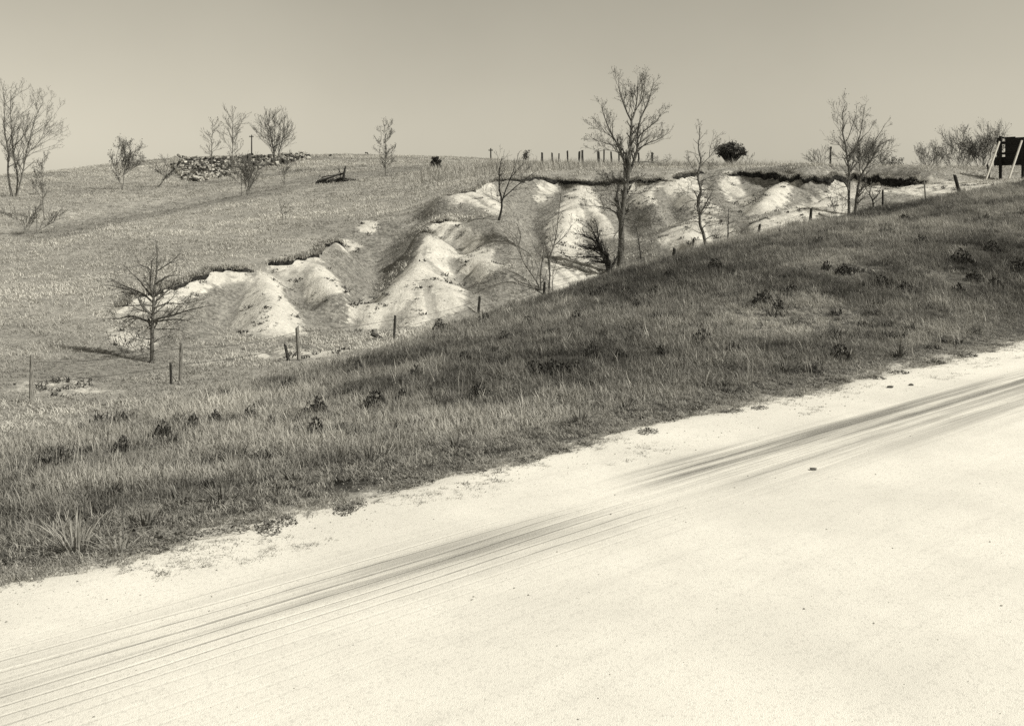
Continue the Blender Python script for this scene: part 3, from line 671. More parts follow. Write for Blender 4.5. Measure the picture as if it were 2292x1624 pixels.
def leaf_quads(pos, size, r):
    nL = len(pos); d = r.normal(size=(nL, 3)); d /= np.linalg.norm(d, axis=1)[:, None]; e = np.cross(d, r.normal(size=(nL, 3))); e /= np.linalg.norm(e, axis=1)[:, None]
    sz = size*(.6+.8*r.random(nL))[:, None]
    V = np.stack([pos-d*sz*.5, pos+e*sz*.28, pos+d*sz*.5, pos-e*sz*.28], 1).reshape(-1, 3)
    return V, np.arange(nL*4).reshape(-1, 4)
TREES = {}
def tree(name, label, base, stems, r0, seed, lvl=2, gap=.55, ln=2.0, ang=.75, up=.25, t0=.25, minr=.010, leaves=0, lsize=.10, mats=None, cat='tree', group=None, tip=.22, wig=.16, lvl_limb=None, crown='crown', jit=1.0, rs=1.0, lk=1.1):
    """stems: list of 3D polylines; the first is the trunk, the rest limbs starting on it; each is (points, radius at its start)"""
    r = np.random.default_rng(seed); mats = mats or (M_bark, M_twig, M_leaf)
    root = empty(name, base, label, cat, group); tb = Tubes(); ends = []
    for i, (pts, rr) in enumerate(stems):
        k = max(6, len(pts)*3); p, L_ = resample(pts, k)
        # round off the corners, add a little natural wander
        for _ in range(2): p[1:-1] = .25*p[:-2]+.5*p[1:-1]+.25*p[2:]
        p[1:] += np.cumsum(r.normal(0, .008*L_/k**.5*jit, (k-1, 3)), 0)
        rad = rr*(rs if i == 0 else rs*lk)*np.linspace(1, tip if i == 0 else .16, k)**.9
        if i == 0: rad[0] *= 1.35; rad[1] *= 1.1
        one = Tubes(); one.add(p, rad, 7 if i == 0 else 5); V, F_ = one.mesh()
        ob_ = mesh_obj('trunk' if i == 0 else 'limb', rel(V, base), F_, mats[0], root if i == 0 else tk_, True)
        if i == 0: tk_ = ob_
        sprout(tb, ends, p, rad, r, lvl if (i == 0 or lvl_limb is None) else lvl_limb, gap, ln, ang, up, t0 if i == 0 else .12, minr, wig)
    V, F_ = tb.mesh(); mi = np.zeros(len(F_), int)
    if leaves:
        e = np.array(ends); e = e[r.random(len(e)) < min(1, leaves)]
        rep = max(1, int(round(leaves))); e = np.repeat(e, rep, 0)+r.normal(0, lsize*.9, (len(e)*rep, 3))
        lv, lf = leaf_quads(e, lsize, r); F_ = np.concatenate([F_, lf+len(V)]); V = np.concatenate([V, lv]); mi = np.r_[mi, np.ones(len(lf), int)]
    o = mesh_obj(crown, rel(V, base), F_, mats=[mats[1], mats[2]], parent=root, midx=mi)
    return root
def guide(conv, segs, d, seed, spread=.5):
    """traced stems: lists of image points turned into 3D at distance d, with each limb also reaching towards or away from the viewer"""
    r = np.random.default_rng(seed); out = []
    ox, oy, k = conv
    for i, (pts, rr) in enumerate(segs):
        q = [P(ox+k*x, oy+k*y, d) for x, y in pts]
        if i > 0:
            L_ = sum(np.linalg.norm(b-a) for a, b in zip(q[:-1], q[1:])); s = r.normal(0, spread)*L_*.5
            tt = np.linspace(0, 1, len(q))
            q = [P(ox+k*x, oy+k*y, d+s*t_) for (x, y), t_ in zip(pts, tt)]
        out.append((q, rr))
    return out
def ground_first(st, sink=.15):
    """bring the foot of every stem that starts at the ground down to it"""
    b = st[0][0][0].copy(); b[2] = float(zat(b[0], b[1]))
    st[0][0][0][2] = min(st[0][0][0][2], b[2])-sink
    return b
def px_depth(x, y):
    h = hit(x, y); return h[1] if h is not None else 60

# big spreading tree on the left
cA = (223.7, 531.3, .1895); d = px_depth(339, 811)
seg = [([(610, 1490), (610, 1300), (615, 1000), (620, 820), (625, 700), (645, 560), (655, 400), (670, 200), (660, 30)], .17),
       ([(615, 950), (580, 880), (500, 820), (450, 700), (360, 610), (200, 570), (60, 550)], .07), ([(610, 1000), (480, 960), (360, 920), (240, 960), (100, 960)], .065), ([(620, 820), (700, 700), (800, 620), (900, 560), (1050, 520)], .07),
       ([(620, 975), (750, 930), (900, 900), (1000, 860), (1150, 830), (1300, 800)], .06), ([(615, 1000), (750, 980), (900, 960), (1050, 990)], .045), ([(625, 700), (590, 520), (610, 370), (610, 260), (650, 230)], .06),
       ([(620, 760), (500, 650), (400, 610), (280, 560), (80, 460)], .05), ([(645, 550), (740, 480), (900, 420)], .04), ([(655, 400), (740, 350), (850, 280), (950, 180)], .04), ([(613, 1060), (540, 1040), (450, 1060), (400, 1090)], .03),
       ([(613, 1080), (780, 1080), (900, 1070), (1040, 1130)], .03), ([(610, 390), (540, 340), (460, 320), (440, 230)], .03), ([(620, 700), (540, 600), (450, 480), (350, 400), (270, 310)], .04), ([(618, 800), (500, 790), (300, 800), (150, 790)], .035),
       ([(622, 830), (800, 760), (950, 790), (1150, 740), (1230, 730)], .04), ([(612, 1200), (480, 1180), (380, 1150)], .025), ([(612, 1250), (720, 1180), (800, 1150)], .025), ([(610, 1330), (520, 1270), (420, 1280)], .025), ([(612, 1350), (700, 1310), (790, 1300)], .02)]
st = guide(cA, seg, d, 11); b = ground_first(st)
tree('bare_tree', 'wide-spreading bare tree with level limbs beside the wooden fence, left of the chalk cones', b, st, .17, 21, lvl=2, gap=.16, ln=.7, ang=.7, up=.05, t0=.25, minr=.0045, leaves=.25, lsize=.05, mats=(M_bark, M_twigp, M_twig), tip=.12, rs=.45, lk=1.6)

# tall tree in the middle
cD = (1096, 139.8, .3271); d = px_depth(1390, 606)
seg = [([(893, 1425), (900, 1200), (908, 1050), (915, 920), (940, 800), (940, 715), (958, 640), (965, 520), (968, 400)], .36),
       ([(940, 715), (905, 650), (885, 580), (840, 510), (800, 430), (770, 350), (760, 290)], .12), ([(940, 780), (985, 680), (1015, 600), (1020, 500), (1040, 380), (1080, 300), (1120, 200), (1130, 140)], .14),
       ([(968, 400), (935, 330), (905, 250), (885, 180), (880, 100)], .085), ([(968, 400), (1000, 320), (1010, 220), (1010, 90)], .085), ([(985, 345), (1040, 260), (1060, 170), (1055, 90)], .06),
       ([(1015, 590), (1080, 550), (1150, 530), (1240, 470)], .06), ([(885, 580), (820, 555), (760, 540), (690, 520)], .05), ([(1020, 500), (1090, 440), (1150, 400), (1190, 330)], .05), ([(840, 510), (790, 480), (740, 420), (710, 380)], .04),
       ([(905, 1050), (860, 970), (865, 880), (885, 830)], .08), ([(905, 1060), (830, 1000), (750, 980), (650, 980)], .06), ([(930, 900), (1020, 890), (1080, 930)], .045), ([(908, 1060), (980, 1080), (1080, 1130), (1160, 1200)], .05), ([(912, 1000), (1000, 1040), (1080, 1060), (1140, 1110)], .04),
       ([(902, 1120), (850, 1180), (840, 1270)], .035), ([(935, 800), (830, 810), (790, 900)], .04), ([(935, 840), (1020, 790), (1080, 790)], .04), ([(990, 680), (1100, 680), (1190, 690)], .04), ([(945, 690), (870, 600), (790, 590), (720, 600)], .04), ([(915, 920), (840, 870), (740, 880), (680, 900)], .035), ([(905, 1100), (960, 1130), (1010, 1180), (1060, 1190)], .03)]
st = guide(cD, seg, d, 12, .45); b = ground_first(st, .3)
tree('bare_tree', 'tallest bare tree, thick dark trunk standing on the fence line in front of the gully', b, st, .36, 22, lvl=2, gap=.21, ln=1.3, ang=.58, up=.26, t0=.3, minr=.0065, leaves=.3, lsize=.07, mats=(M_bark, M_twigp, M_twig), tip=.25, rs=.62)
# leaning bush at its foot
r_ = np.random.default_rng(5)
seg = [([(835, 1440), (790, 1350), (745, 1260), (725, 1190)], .16)]
for k in range(24):
    s0 = .1+.8*r_.random(); bx, by = 835-110*s0, 1440-250*s0; le = 60+190*r_.random(); an = math.radians(95+95*r_.random())
    seg.append(([(bx, by), (bx+math.cos(an)*le*.5, by-math.sin(an)*le*.55), (bx+math.cos(an)*le*1.05, by-math.sin(an)*le*.75)], .045))
st = guide(cD, seg, d-.4, 13, .7); b = ground_first(st)
tree('leaning_shrub', 'dark bushy shrub leaning left at the foot of the tallest tree', b, st, .16, 23, lvl=1, gap=.22, ln=.9, ang=.6, up=.12, t0=.1, minr=.011, mats=(M_barkd, M_twigd, M_twigd), cat='shrub')
# sapling just right of it
d2 = px_depth(1436, 592)
st = guide(cD, [([(1040, 1385), (1025, 1280), (1010, 1180), (1000, 1120)], .045)], d2, 14); b = ground_first(st)
tree('sapling', 'thin bare sapling just right of the tallest tree trunk', b, st, .05, 24, lvl=1, gap=.25, ln=.6, t0=.3, minr=.008, mats=(M_barkd, M_twig, M_twig))
# cluster of saplings
d2 = px_depth(1222, 655)
seg = [([(405, 1580), (410, 1450), (400, 1330), (440, 1250), (460, 1130), (470, 1000), (490, 880)], .07), ([(345, 1595), (330, 1500), (270, 1420), (220, 1350), (200, 1240), (160, 1180), (80, 1130)], .06), ([(350, 1590), (345, 1450), (360, 1350), (370, 1230), (330, 1150)], .06),
       ([(410, 1450), (395, 1300), (370, 1200), (330, 1130)], .045), ([(432, 1575), (425, 1480), (440, 1400)], .035), ([(440, 1250), (520, 1180), (560, 1110)], .04), ([(420, 1420), (520, 1400), (590, 1350)], .03), ([(200, 1240), (220, 1150), (130, 1090)], .03), ([(215, 1345), (150, 1340), (90, 1360)], .03), ([(360, 1340), (300, 1260), (270, 1170)], .03)]
st = guide(cD, seg, d2, 15, .5); b = ground_first(st)
for q in (1, 2, 4): st[q][0][0][2] = float(zat(*st[q][0][0][:2]))-.1
tree('sapling_cluster', 'cluster of thin pale saplings fanning up from the fence line, left of the tallest tree', b, st, .07, 25, lvl=2, gap=.36, ln=1.2, ang=.6, up=.22, t0=.3, minr=.008, rs=.75, mats=(M_barkp, M_twigp, M_twigp), leaves=.1, lsize=.06)
# crooked dark tree on the shelf
cE = (592.8, 223.7, .2684); d3 = px_depth(1118, 492)
seg = [([(1945, 1010), (1975, 900), (1970, 800), (1950, 740), (1955, 640), (1945, 590), (1970, 480)], .17), ([(1975, 850), (2010, 740), (2050, 640), (2080, 560), (2120, 430)], .09), ([(1980, 820), (2060, 750), (2130, 690), (2220, 630), (2290, 560)], .08),
       ([(1973, 860), (1900, 820), (1840, 790), (1800, 750)], .04), ([(1955, 640), (2000, 570), (2020, 500)], .04), ([(2050, 640), (2130, 560), (2200, 450)], .04), ([(1955, 640), (1920, 560), (1960, 430)], .03), ([(2130, 690), (2150, 600), (2260, 520)], .035)]
st = guide(cE, seg, d3, 16, .5); b = ground_first(st)
tree('bare_tree', 'crooked dark tree forking low on the shelf below the sod ledge, in mid-hillside', b, st, .17, 26, lvl=2, gap=.4, ln=1.2, ang=.65, up=.12, t0=.45, minr=.010, mats=(M_barkd, M_twig, M_twig), rs=.5)
# crooked tree right of the tallest
cC = (1454.1, 268.5, .186); d4 = px_depth(1579, 556)
seg = [([(672, 1540), (665, 1430), (650, 1350), (605, 1240), (605, 1150), (585, 1060), (565, 960), (600, 890), (622, 830), (600, 770), (575, 690), (580, 600), (620, 500), (610, 420), (585, 340), (590, 260), (605, 190), (600, 60)], .17),
       ([(580, 600), (640, 510), (715, 440), (770, 370), (830, 300)], .05), ([(665, 1430), (740, 1390), (840, 1370)], .05), ([(600, 1150), (690, 1050), (690, 980)], .045), ([(630, 1300), (700, 1230), (780, 1200)], .045), ([(622, 835), (700, 830), (770, 840)], .05), ([(570, 960), (480, 970), (390, 1010)], .045), ([(600, 1130), (520, 1110), (430, 1150)], .04),
       ([(580, 720), (480, 690), (430, 640)], .04), ([(610, 1240), (540, 1210), (470, 1240)], .04), ([(640, 1370), (560, 1340), (500, 1300)], .04), ([(600, 740), (700, 690), (800, 660)], .04), ([(580, 640), (520, 580), (470, 500)], .03), ([(715, 440), (720, 340), (760, 200)], .03), ([(590, 900), (520, 850), (500, 780)], .03), ([(600, 1060), (700, 1050), (800, 1060)], .03), ([(605, 1200), (540, 1160), (480, 1300)], .03)]
st = guide(cC, seg, d4, 17, .5); b = ground_first(st)
tree('bare_tree', 'bare tree with a zigzag trunk at the fence, right of the tallest tree', b, st, .17, 27, lvl=2, gap=.24, ln=1.15, ang=.75, up=.12, t0=.25, minr=.0075, mats=(M_bark, M_twigp, M_twigp), tip=.15, rs=.55)
d5 = px_depth(1628, 542)
st = guide(cC, [([(938, 1460), (942, 1300), (945, 1060)], .05)], d5, 18); b = ground_first(st)
tree('sapling', 'straight dark sapling just right of the zigzag-trunked tree', b, st, .05, 28, lvl=1, gap=.22, ln=.6, ang=.9, up=.05, t0=.3, minr=.010, mats=(M_barkd, M_twigd, M_twigd))
# twin trunks on the right
cB = (1789.7, 212.5, .1722); d6 = px_depth(1899, 480)
seg = [([(635, 1550), (640, 1350), (640, 1150), (645, 1000), (640, 900), (620, 800), (605, 680), (600, 600), (545, 520), (570, 420), (560, 330), (545, 260), (590, 130)], .19), ([(705, 1530), (740, 1250), (760, 1140), (800, 1030), (880, 910), (950, 830), (980, 730), (1030, 650), (1180, 570)], .17),
       ([(640, 860), (700, 740), (750, 620), (790, 500), (810, 350), (850, 130)], .09), ([(645, 1000), (700, 920), (790, 830), (900, 690), (1000, 540), (1110, 360)], .08), ([(750, 620), (830, 530), (910, 460), (960, 350)], .05), ([(600, 600), (640, 530), (660, 460), (740, 240), (740, 130)], .05),
       ([(645, 1000), (560, 970), (480, 980)], .04), ([(635, 850), (560, 810), (430, 830)], .04), ([(755, 1240), (880, 1210), (930, 1220)], .04), ([(640, 1380), (540, 1310), (450, 1260)], .04), ([(640, 1200), (560, 1180), (480, 1230)], .035), ([(605, 680), (530, 650), (440, 640)], .035), ([(545, 520), (500, 430), (440, 360)], .035), ([(720, 1400), (800, 1340), (900, 1310)], .035), ([(560, 330), (500, 240), (470, 150)], .03), ([(950, 830), (1050, 760), (1130, 740)], .03), ([(790, 500), (740, 430), (700, 380)], .03)]
st = guide(cB, seg, d6, 19, .45); b = ground_first(st); st[1][0][0][2] = float(zat(*st[1][0][0][:2]))-.15
tree('bare_tree', 'twin-trunked bare tree at the fence line near the right end of the gully', b, st, .19, 29, lvl=2, lk=1.25, gap=.25, ln=1.25, ang=.62, up=.25, t0=.2, minr=.0065, leaves=.25, lsize=.07, mats=(M_bark, M_twigp, M_twig), tip=.18, rs=.5)
d7 = px_depth(1955, 463)
seg = [([(955, 1450), (945, 1350), (900, 1300), (910, 1240), (935, 1180)], .10), ([(947, 1360), (1010, 1300), (1040, 1260), (1045, 1200)], .07), ([(952, 1420), (1000, 1370), (1050, 1350)], .04), ([(900, 1300), (870, 1270), (830, 1260)], .03)]
st = guide(cB, seg, d7, 20, .5); b = ground_first(st)
tree('stunted_tree', 'small stunted dark tree forking in two, right of the twin-trunked tree', b, st, .1, 30, lvl=1, gap=.4, ln=.8, ang=.7, up=.1, t0=.4, minr=.011, mats=(M_barkd, M_twigd, M_twigd), rs=.6)

# trees on the hill, built from base / height / spread
def hill_tree(name, label, x, y0, y1, wpx, seed, stems=1, lean=0.0, d=None, limbs=7, up=.35, ang=.55, lvl=1, minr=.016, leaves=0, lsize=.15, mats=None, cat='tree', group=None, first=.3, gapk=1.0, rk=.009):
    r = np.random.default_rng(seed); d = d or px_depth(x, y0); b = at(x, d); Ht = CAMZ+(HZ-y1/S)/F*d-b[2]; W = wpx/S/F*d*.5
    st = []
    for s in range(stems):
        a = r.random()*6.283; off = np.array([math.cos(a), math.sin(a)*.7, 0])*(0 if stems == 1 else .35+.15*r.random())
        top = b+off*(1 if stems == 1 else W*.9)+np.array([lean*W*2+(0 if stems == 1 else math.cos(s*2.4+seed)*W*.5), r.normal(0, .3), Ht*(1 if s == 0 else .75+.25*r.random())])
        p0 = b+off*.8; p0[2] = float(zat(p0[0], p0[1]))-.12
        pts = [p0+(top-p0)*t_+np.array([r.normal(0, .03*W+.03), r.normal(0, .03*W+.03), 0])*(t_ > 0) for t_ in np.linspace(0, 1, 6)]
        st.append((pts, Ht*rk*(1 if s == 0 else .8)))
        for k in range(limbs if stems == 1 else max(2, limbs//2)):
            t_ = first+(.9-first)*(k+r.random()*.6)/max(1, limbs if stems == 1 else max(2, limbs//2)); bs = p0+(np.array(pts[-1])-p0)*t_
            an = r.random()*6.283; ln = W*(1.15-.55*t_)*(.7+.5*r.random()); dv = np.array([math.cos(an), math.sin(an), 0])
            st.append(([bs, bs+dv*ln*.5+np.array([0, 0, ln*.35]), bs+dv*ln+np.array([0, 0, ln*(.7+.5*r.random())*up*2.6])], Ht*rk*.42*(1.1-t_*.6)))
    return tree(name, label, b, st, Ht*rk, seed+500, lvl=lvl, gap=max(.25, Ht*.038)*gapk, ln=W*.8, ang=ang, up=up, t0=first, minr=minr, leaves=leaves, lsize=lsize, mats=mats, cat=cat, group=group, tip=.15)
PAL = (M_barkp, M_twigp, M_leaf)
hill_tree('bare_tree', 'large pale tree at the far left edge, its crown filling the sky there', 30, 415, 182, 165, 61, stems=3, limbs=9, lvl=2, d=112, up=.3, leaves=.5, lsize=.10, mats=(M_barkp, M_twigp, M_twigp), first=.22, minr=.012, gapk=1.3)
hill_tree('small_tree', 'small hazy budding tree beside the large tree at the far left', 100, 447, 352, 62, 62, limbs=7, lvl=1, leaves=1.2, lsize=.10, mats=PAL, d=98)
hill_tree('small_tree', 'small budding tree with a forked trunk, alone left of the rubble heap', 280, 424, 330, 85, 63, stems=2, limbs=8, lvl=1, leaves=1.0, lsize=.14, mats=(M_bark, M_twig, M_leaf))
hill_tree('leaning_tree', 'low dark tree leaning right at the left end of the rubble heap', 345, 418, 362, 60, 64, stems=2, lean=.8, limbs=5, lvl=1, mats=(M_barkd, M_twigd, M_twigd))
hill_tree('bare_tree', 'slimmest and leftmost of the three tall bare trees at the rubble heap', 474, 392, 268, 52, 65, limbs=11, lvl=1, gapk=1.35, leaves=.3, lsize=.15, mats=(M_bark, M_twig, M_twig), minr=.020)
hill_tree('bare_tree', 'middle one of the three tall bare trees at the rubble heap', 521, 388, 248, 70, 66, limbs=14, lvl=1, gapk=1.35, leaves=.3, lsize=.15, mats=(M_bark, M_twig, M_twig), minr=.020)
hill_tree('bare_tree', 'rightmost and fullest of the three tall bare trees at the rubble heap, with several stems', 617, 366, 247, 78, 67, stems=6, limbs=7, lvl=1, gapk=1.35, leaves=.3, lsize=.15, mats=(M_bark, M_twig, M_twig), minr=.020, first=.25, d=172)
hill_tree('shrub', 'bare many-stemmed shrub in the swale below the rubble heap', 548, 437, 352, 85, 68, stems=6, limbs=5, lvl=1, mats=(M_bark, M_twigp, M_twigp), cat='shrub', rk=.009)
hill_tree('sapling_pair', 'pair of thin bare saplings in the swale, between the shrub and the brush pile', 639, 420, 340, 50, 69, stems=2, limbs=6, lvl=1, mats=(M_bark, M_twigp, M_twigp), rk=.009)
hill_tree('bare_tree', 'slender bare tree standing alone on the mid-hill, between brush pile and evergreen shrub', 862, 393, 274, 54, 70, limbs=13, lvl=1, leaves=.8, lsize=.11, mats=(M_bark, M_twig, M_twig), first=.12)
hill_tree('small_tree', 'small bare round tree on the skyline left of the right-hand utility pole', 1836, 374, 338, 60, 71, stems=2, limbs=6, lvl=1, d=125, mats=(M_bark, M_twig, M_twig))
hill_tree('bushy_tree', 'dense twiggy tree behind the twin-trunked tree', 1925, 380, 322, 90, 72, stems=5, limbs=7, lvl=1, d=122, leaves=.5, lsize=.14, gapk=1.0, minr=.012, mats=(M_bark, M_twig, M_leaf))
hill_tree('small_bush', 'low twiggy bush on the skyline right of the twin-trunked tree', 1985, 382, 350, 50, 73, stems=5, limbs=5, lvl=1, d=122, leaves=1.0, lsize=.15, mats=(M_bark, M_twig, M_leaf), cat='shrub')
hill_tree('twiggy_tree', 'low twiggy tree at the left end of the thicket beside the signboard', 2085, 386, 342, 80, 74, stems=4, limbs=6, gapk=1.0, minr=.012, lvl=1, d=118, leaves=.2, lsize=.15, mats=(M_bark, M_twig, M_twig))
hill_tree('twiggy_tree', 'mid-height twiggy tree in the middle of the thicket beside the signboard', 2138, 388, 324, 90, 75, stems=4, limbs=6, gapk=1.0, minr=.012, lvl=1, d=114, leaves=.2, lsize=.15, mats=(M_barkd, M_twig, M_twig))
hill_tree('twiggy_tree', 'tallest twiggy tree of the thicket, right behind the signboard edge', 2195, 390, 300, 115, 76, stems=5, limbs=7, gapk=1.0, minr=.012, lvl=1, d=112, leaves=.2, lsize=.15, mats=(M_barkd, M_twig, M_twig))
hill_tree('dead_shrub', 'small ragged dead shrub on the skyline left of the ridge posts', 1174, 362, 338, 22, 77, stems=3, limbs=5, lvl=1, d=120, leaves=1.5, lsize=.12, mats=(M_barkd, M_twigd, M_twigd), cat='shrub')
hill_tree('dead_twigs', 'bare weedy bush hanging at the foot of the pasture on the far left', 60, 520, 488, 100, 78, stems=3, limbs=4, lvl=1, lean=.3, mats=(M_barkp, M_twigp, M_twigp), cat='shrub', d=70)
hill_tree('weed_stalk', 'small bare weed sapling alone in the pasture behind the left spreading tree', 628, 1020/2.237*0+492, 452, 34, 79, stems=3, limbs=3, lvl=1, mats=(M_barkp, M_twigp, M_twigp), cat='shrub', rk=.009)
hill_tree('bare_bush', 'bare twig beside the round leafy tree on the skyline', 1662, 368, 340, 34, 80, stems=2, limbs=5, lvl=1, d=128, mats=(M_bark, M_twig, M_twig), cat='shrub', lean=.4)
hill_tree('thorny_shrub', 'dark twiggy shrub at the foot of the twin-trunked tree', 1872, 482, 440, 50, 81, stems=4, limbs=5, lvl=1, mats=(M_barkd, M_twigd, M_twigd), cat='shrub', minr=.010)
hill_tree('thorny_shrub', 'low brush heaped at the foot of the wide-spreading tree on the left', 305, 812, 765, 80, 82, stems=6, limbs=5, lvl=1, mats=(M_barkd, M_twigd, M_twigd), cat='shrub', minr=.008, d=34.5)

# round leafy tree and evergreen shrub
def leafy(name, label, x, y0, y1, wpx, d, seed, nl, lsize, cat, lobes, stemk=.05):
    r = np.random.default_rng(seed); b = at(x, d); Ht = max(.8, CAMZ+(HZ-y1/S)/F*d-b[2]); W = wpx/S/F*d*.5
    root = empty(name, b, label, cat); tb = Tubes(); pos = []
    for i in range(lobes):
        a = r.random()*6.283; q = math.sqrt(r.random())*.78; cz = Ht*(.30+.58*math.sqrt(1-q*q)*(.45+.55*r.random())) if cat == 'tree' else Ht*(.08+.74*math.sqrt(1-q*q)*r.random()); c_ = np.array([math.cos(a)*q*W, math.sin(a)*q*W, cz]); rr = W*((.15+.15*r.random()) if cat == 'tree' else (.28+.2*r.random()))
        tb.add([np.array([0, 0, -.15]), np.array([c_[0]*.3, c_[1]*.3, cz*.45]), c_], [Ht*stemk, Ht*stemk*.5, Ht*stemk*.15], 5)
        g = r.normal(size=(nl//lobes, 3)); g /= np.linalg.norm(g, axis=1)[:, None]; g *= (r.random(len(g))**.4)[:, None]*rr*np.array([1, 1, .8]); pos.append(c_+g)
    V, F_ = tb.mesh(); mesh_obj('trunk', V, F_, M_barkd, root, True)
    V, F_ = leaf_quads(np.concatenate(pos), lsize, r); mesh_obj('crown', V, F_, M_leafd, root)
    return root
leafy('leafy_tree', 'round dark leafy tree alone on the skyline right of the zigzag tree', 1635, 369, 308, 78, 124, 90, 2300, .24, 'tree', 50)
leafy('evergreen_shrub', 'small dark evergreen shrub on the mid-hill skyline', 977, 384, 340, 26, 115, 91, 2600, .17, 'shrub', 30, .03)
leafy('small_shrub', 'tiny dark shrub dot on the far hill, left of the pair', 740, 358, 351, 9, 190, 92, 160, .2, 'shrub', 4, .03)
leafy('small_shrub', 'tiny dark shrub dot on the far skyline, right of the pair', 820, 352, 346, 9, 205, 93, 160, .2, 'shrub', 4, .03)
leafy('dark_bush', 'dark bush growing over the right end of the sod ledge', 2040, 408, 388, 30, 79.5, 94, 900, .13, 'shrub', 9, .03)

# ------------------------------------------------------------------ posts, wires, poles
def post(name, label, p, h, r0, lean=(0, 0), mat=None, seed=0, cat='post', group=None, bark=False, sides=8):
    """a split or round post with a rough top"""
    r = np.random.default_rng(seed); k = 7; V = []
    for i in range(k):
        t_ = i/(k-1); rr = r0*(1.08-.16*t_); z = -.25+(h+.25)*t_; cx, cy = lean[0]*z, lean[1]*z
        for s in range(sides):
            a = s*6.283/sides; q = rr*(1+.10*math.sin(s*2.3+seed)+r.normal(0, .05)); V.append((cx+math.cos(a)*q, cy+math.sin(a)*q, z+(r.normal(0, .02)+(.05*math.cos(a+seed)) if i == k-1 else 0)))
    F_ = [(i*sides+s, i*sides+(s+1) % sides, (i+1)*sides+(s+1) % sides, (i+1)*sides+s) for i in range(k-1) for s in range(sides)]
    F_.append(tuple((k-1)*sides+s for s in range(sides)))
    o = mesh_obj(name, V, F_, mat or M_post); o.location = tuple(map(float, p)); return tag(o, label, cat, group)
def post_px(label, x, y0, y1, wpx, lean=0, mat=None, seed=0, d=None, name='fence_post', group='posts of the roadside fence', cat='post'):
    d = d or px_depth(x, y0); p = at(x, d); h = (y0-y1)/S/F*d+max(0, CAMZ+(HZ-y0/S)/F*d-p[2])
    return post(name, label, p, h, wpx/S/F*d*.5, (lean, 0), mat, seed, cat, group), p, h
FP = []
for a_ in [('leftmost fence post, at the left edge of the scene', 70, 900, 795, 9.5, .01, M_post, 1), ('pale weathered fence post right of the wide-spreading tree', 404, 853, 766, 9, .02, M_post, 3),
           ('tallest pale fence post, in front of the small chalk cone', 669, 804, 731, 8.5, -.06, M_post, 6), ('thin fence post in front of the large chalk cone', 881, 758, 706, 5.5, .06, M_postd, 8), ('dark leaning fence post right of the large chalk cone', 1070, 702, 663, 6, .08, M_postd, 9),
           ('short dark fence post among the sapling cluster', 1217, 659, 630, 6, .05, M_postd, 10), ('thin fence post left of the zigzag-trunked tree', 1549, 563, 533, 4.5, .12, M_postd, 11), ('dark fence post just right of the straight sapling', 1697, 524, 502, 6, .15, M_postd, 12),
           ('fence post on the white ridge left of the twin-trunked tree', 1812, 500, 465, 6.5, .1, M_postd, 13), ('thin fence post right of the stunted tree', 1975, 464, 425, 4.5, 0, M_postd, 14), ('thin fence post before the right end of the ledge', 2071, 447, 403, 3.5, -.08, M_post, 15),
           ('thick post leaning left beside the signboard', 2147, 432, 391, 8, -.28, M_postd, 16), ('thin post between the leaning post and the signboard', 2213, 398, 368, 4, -.12, M_postd, 17)]:
    o, p, h = post_px(a_[0], *a_[1:6], lean=a_[5], mat=a_[6], seed=a_[7]) if False else post_px(a_[0], a_[1], a_[2], a_[3], a_[4], a_[5], a_[6], a_[7])
    FP.append((p, h, a_[5]))
post_px('broken stump post beside the tallest pale fence post', 645, 806, 770, 7, -.2, M_postd, 21, name='broken_post', group='broken posts along the fence')
post_px('broken stump post left of the pale post by the spreading tree', 383, 858, 812, 6, -.03, M_postd, 22, name='broken_post', group='broken posts along the fence')
post_px('short broken post at the fence line right of the tallest tree', 1507, 578, 555, 7, .1, M_postd, 23, name='broken_post', group='broken posts along the fence')
def fallen(label, x, y, lpx, ang, mat, seed):
    p = hit(x, y); o = post('fallen_post', label, p+np.array([0, 0, .10]), lpx/S/F*p[1], .08, (0, 0), mat, seed, 'post', 'fallen posts'); o.rotation_euler = (0, R(ang), R(10)); return o
fallen('fallen post lying below the thin post of the large cone', 843, 757, 34, 118, M_postd, 31); o = fallen('fallen pale post lying left of the twin-trunked tree', 1840, 484, 42, 112, M_post, 32)
# wires
def strand(label, z0, seed):
    tb = Tubes(); r = np.random.default_rng(seed); pts = []
    for (a, ha, la), (b, hb, lb) in zip(FP[:-1], FP[1:]):
        A_ = a+np.array([la*ha*z0, 0, ha*z0]); B_ = b+np.array([lb*hb*z0, 0, hb*z0]); sag = .06+.1*r.random()
        for t_ in np.linspace(0, 1, 9)[:-1]: pts.append(A_+(B_-A_)*t_-np.array([0, 0, sag*4*t_*(1-t_)]))
    pts.append(B_); tb.add(pts, np.full(len(pts), .0065), 4); V, F_ = tb.mesh(); o = mesh_obj('fence_wire', V, F_, M_wire); tag(o, label, 'wire', 'wires of the roadside fence')
strand('upper wire strand of the roadside fence', .86, 1); strand('lower wire strand of the roadside fence', .45, 2)
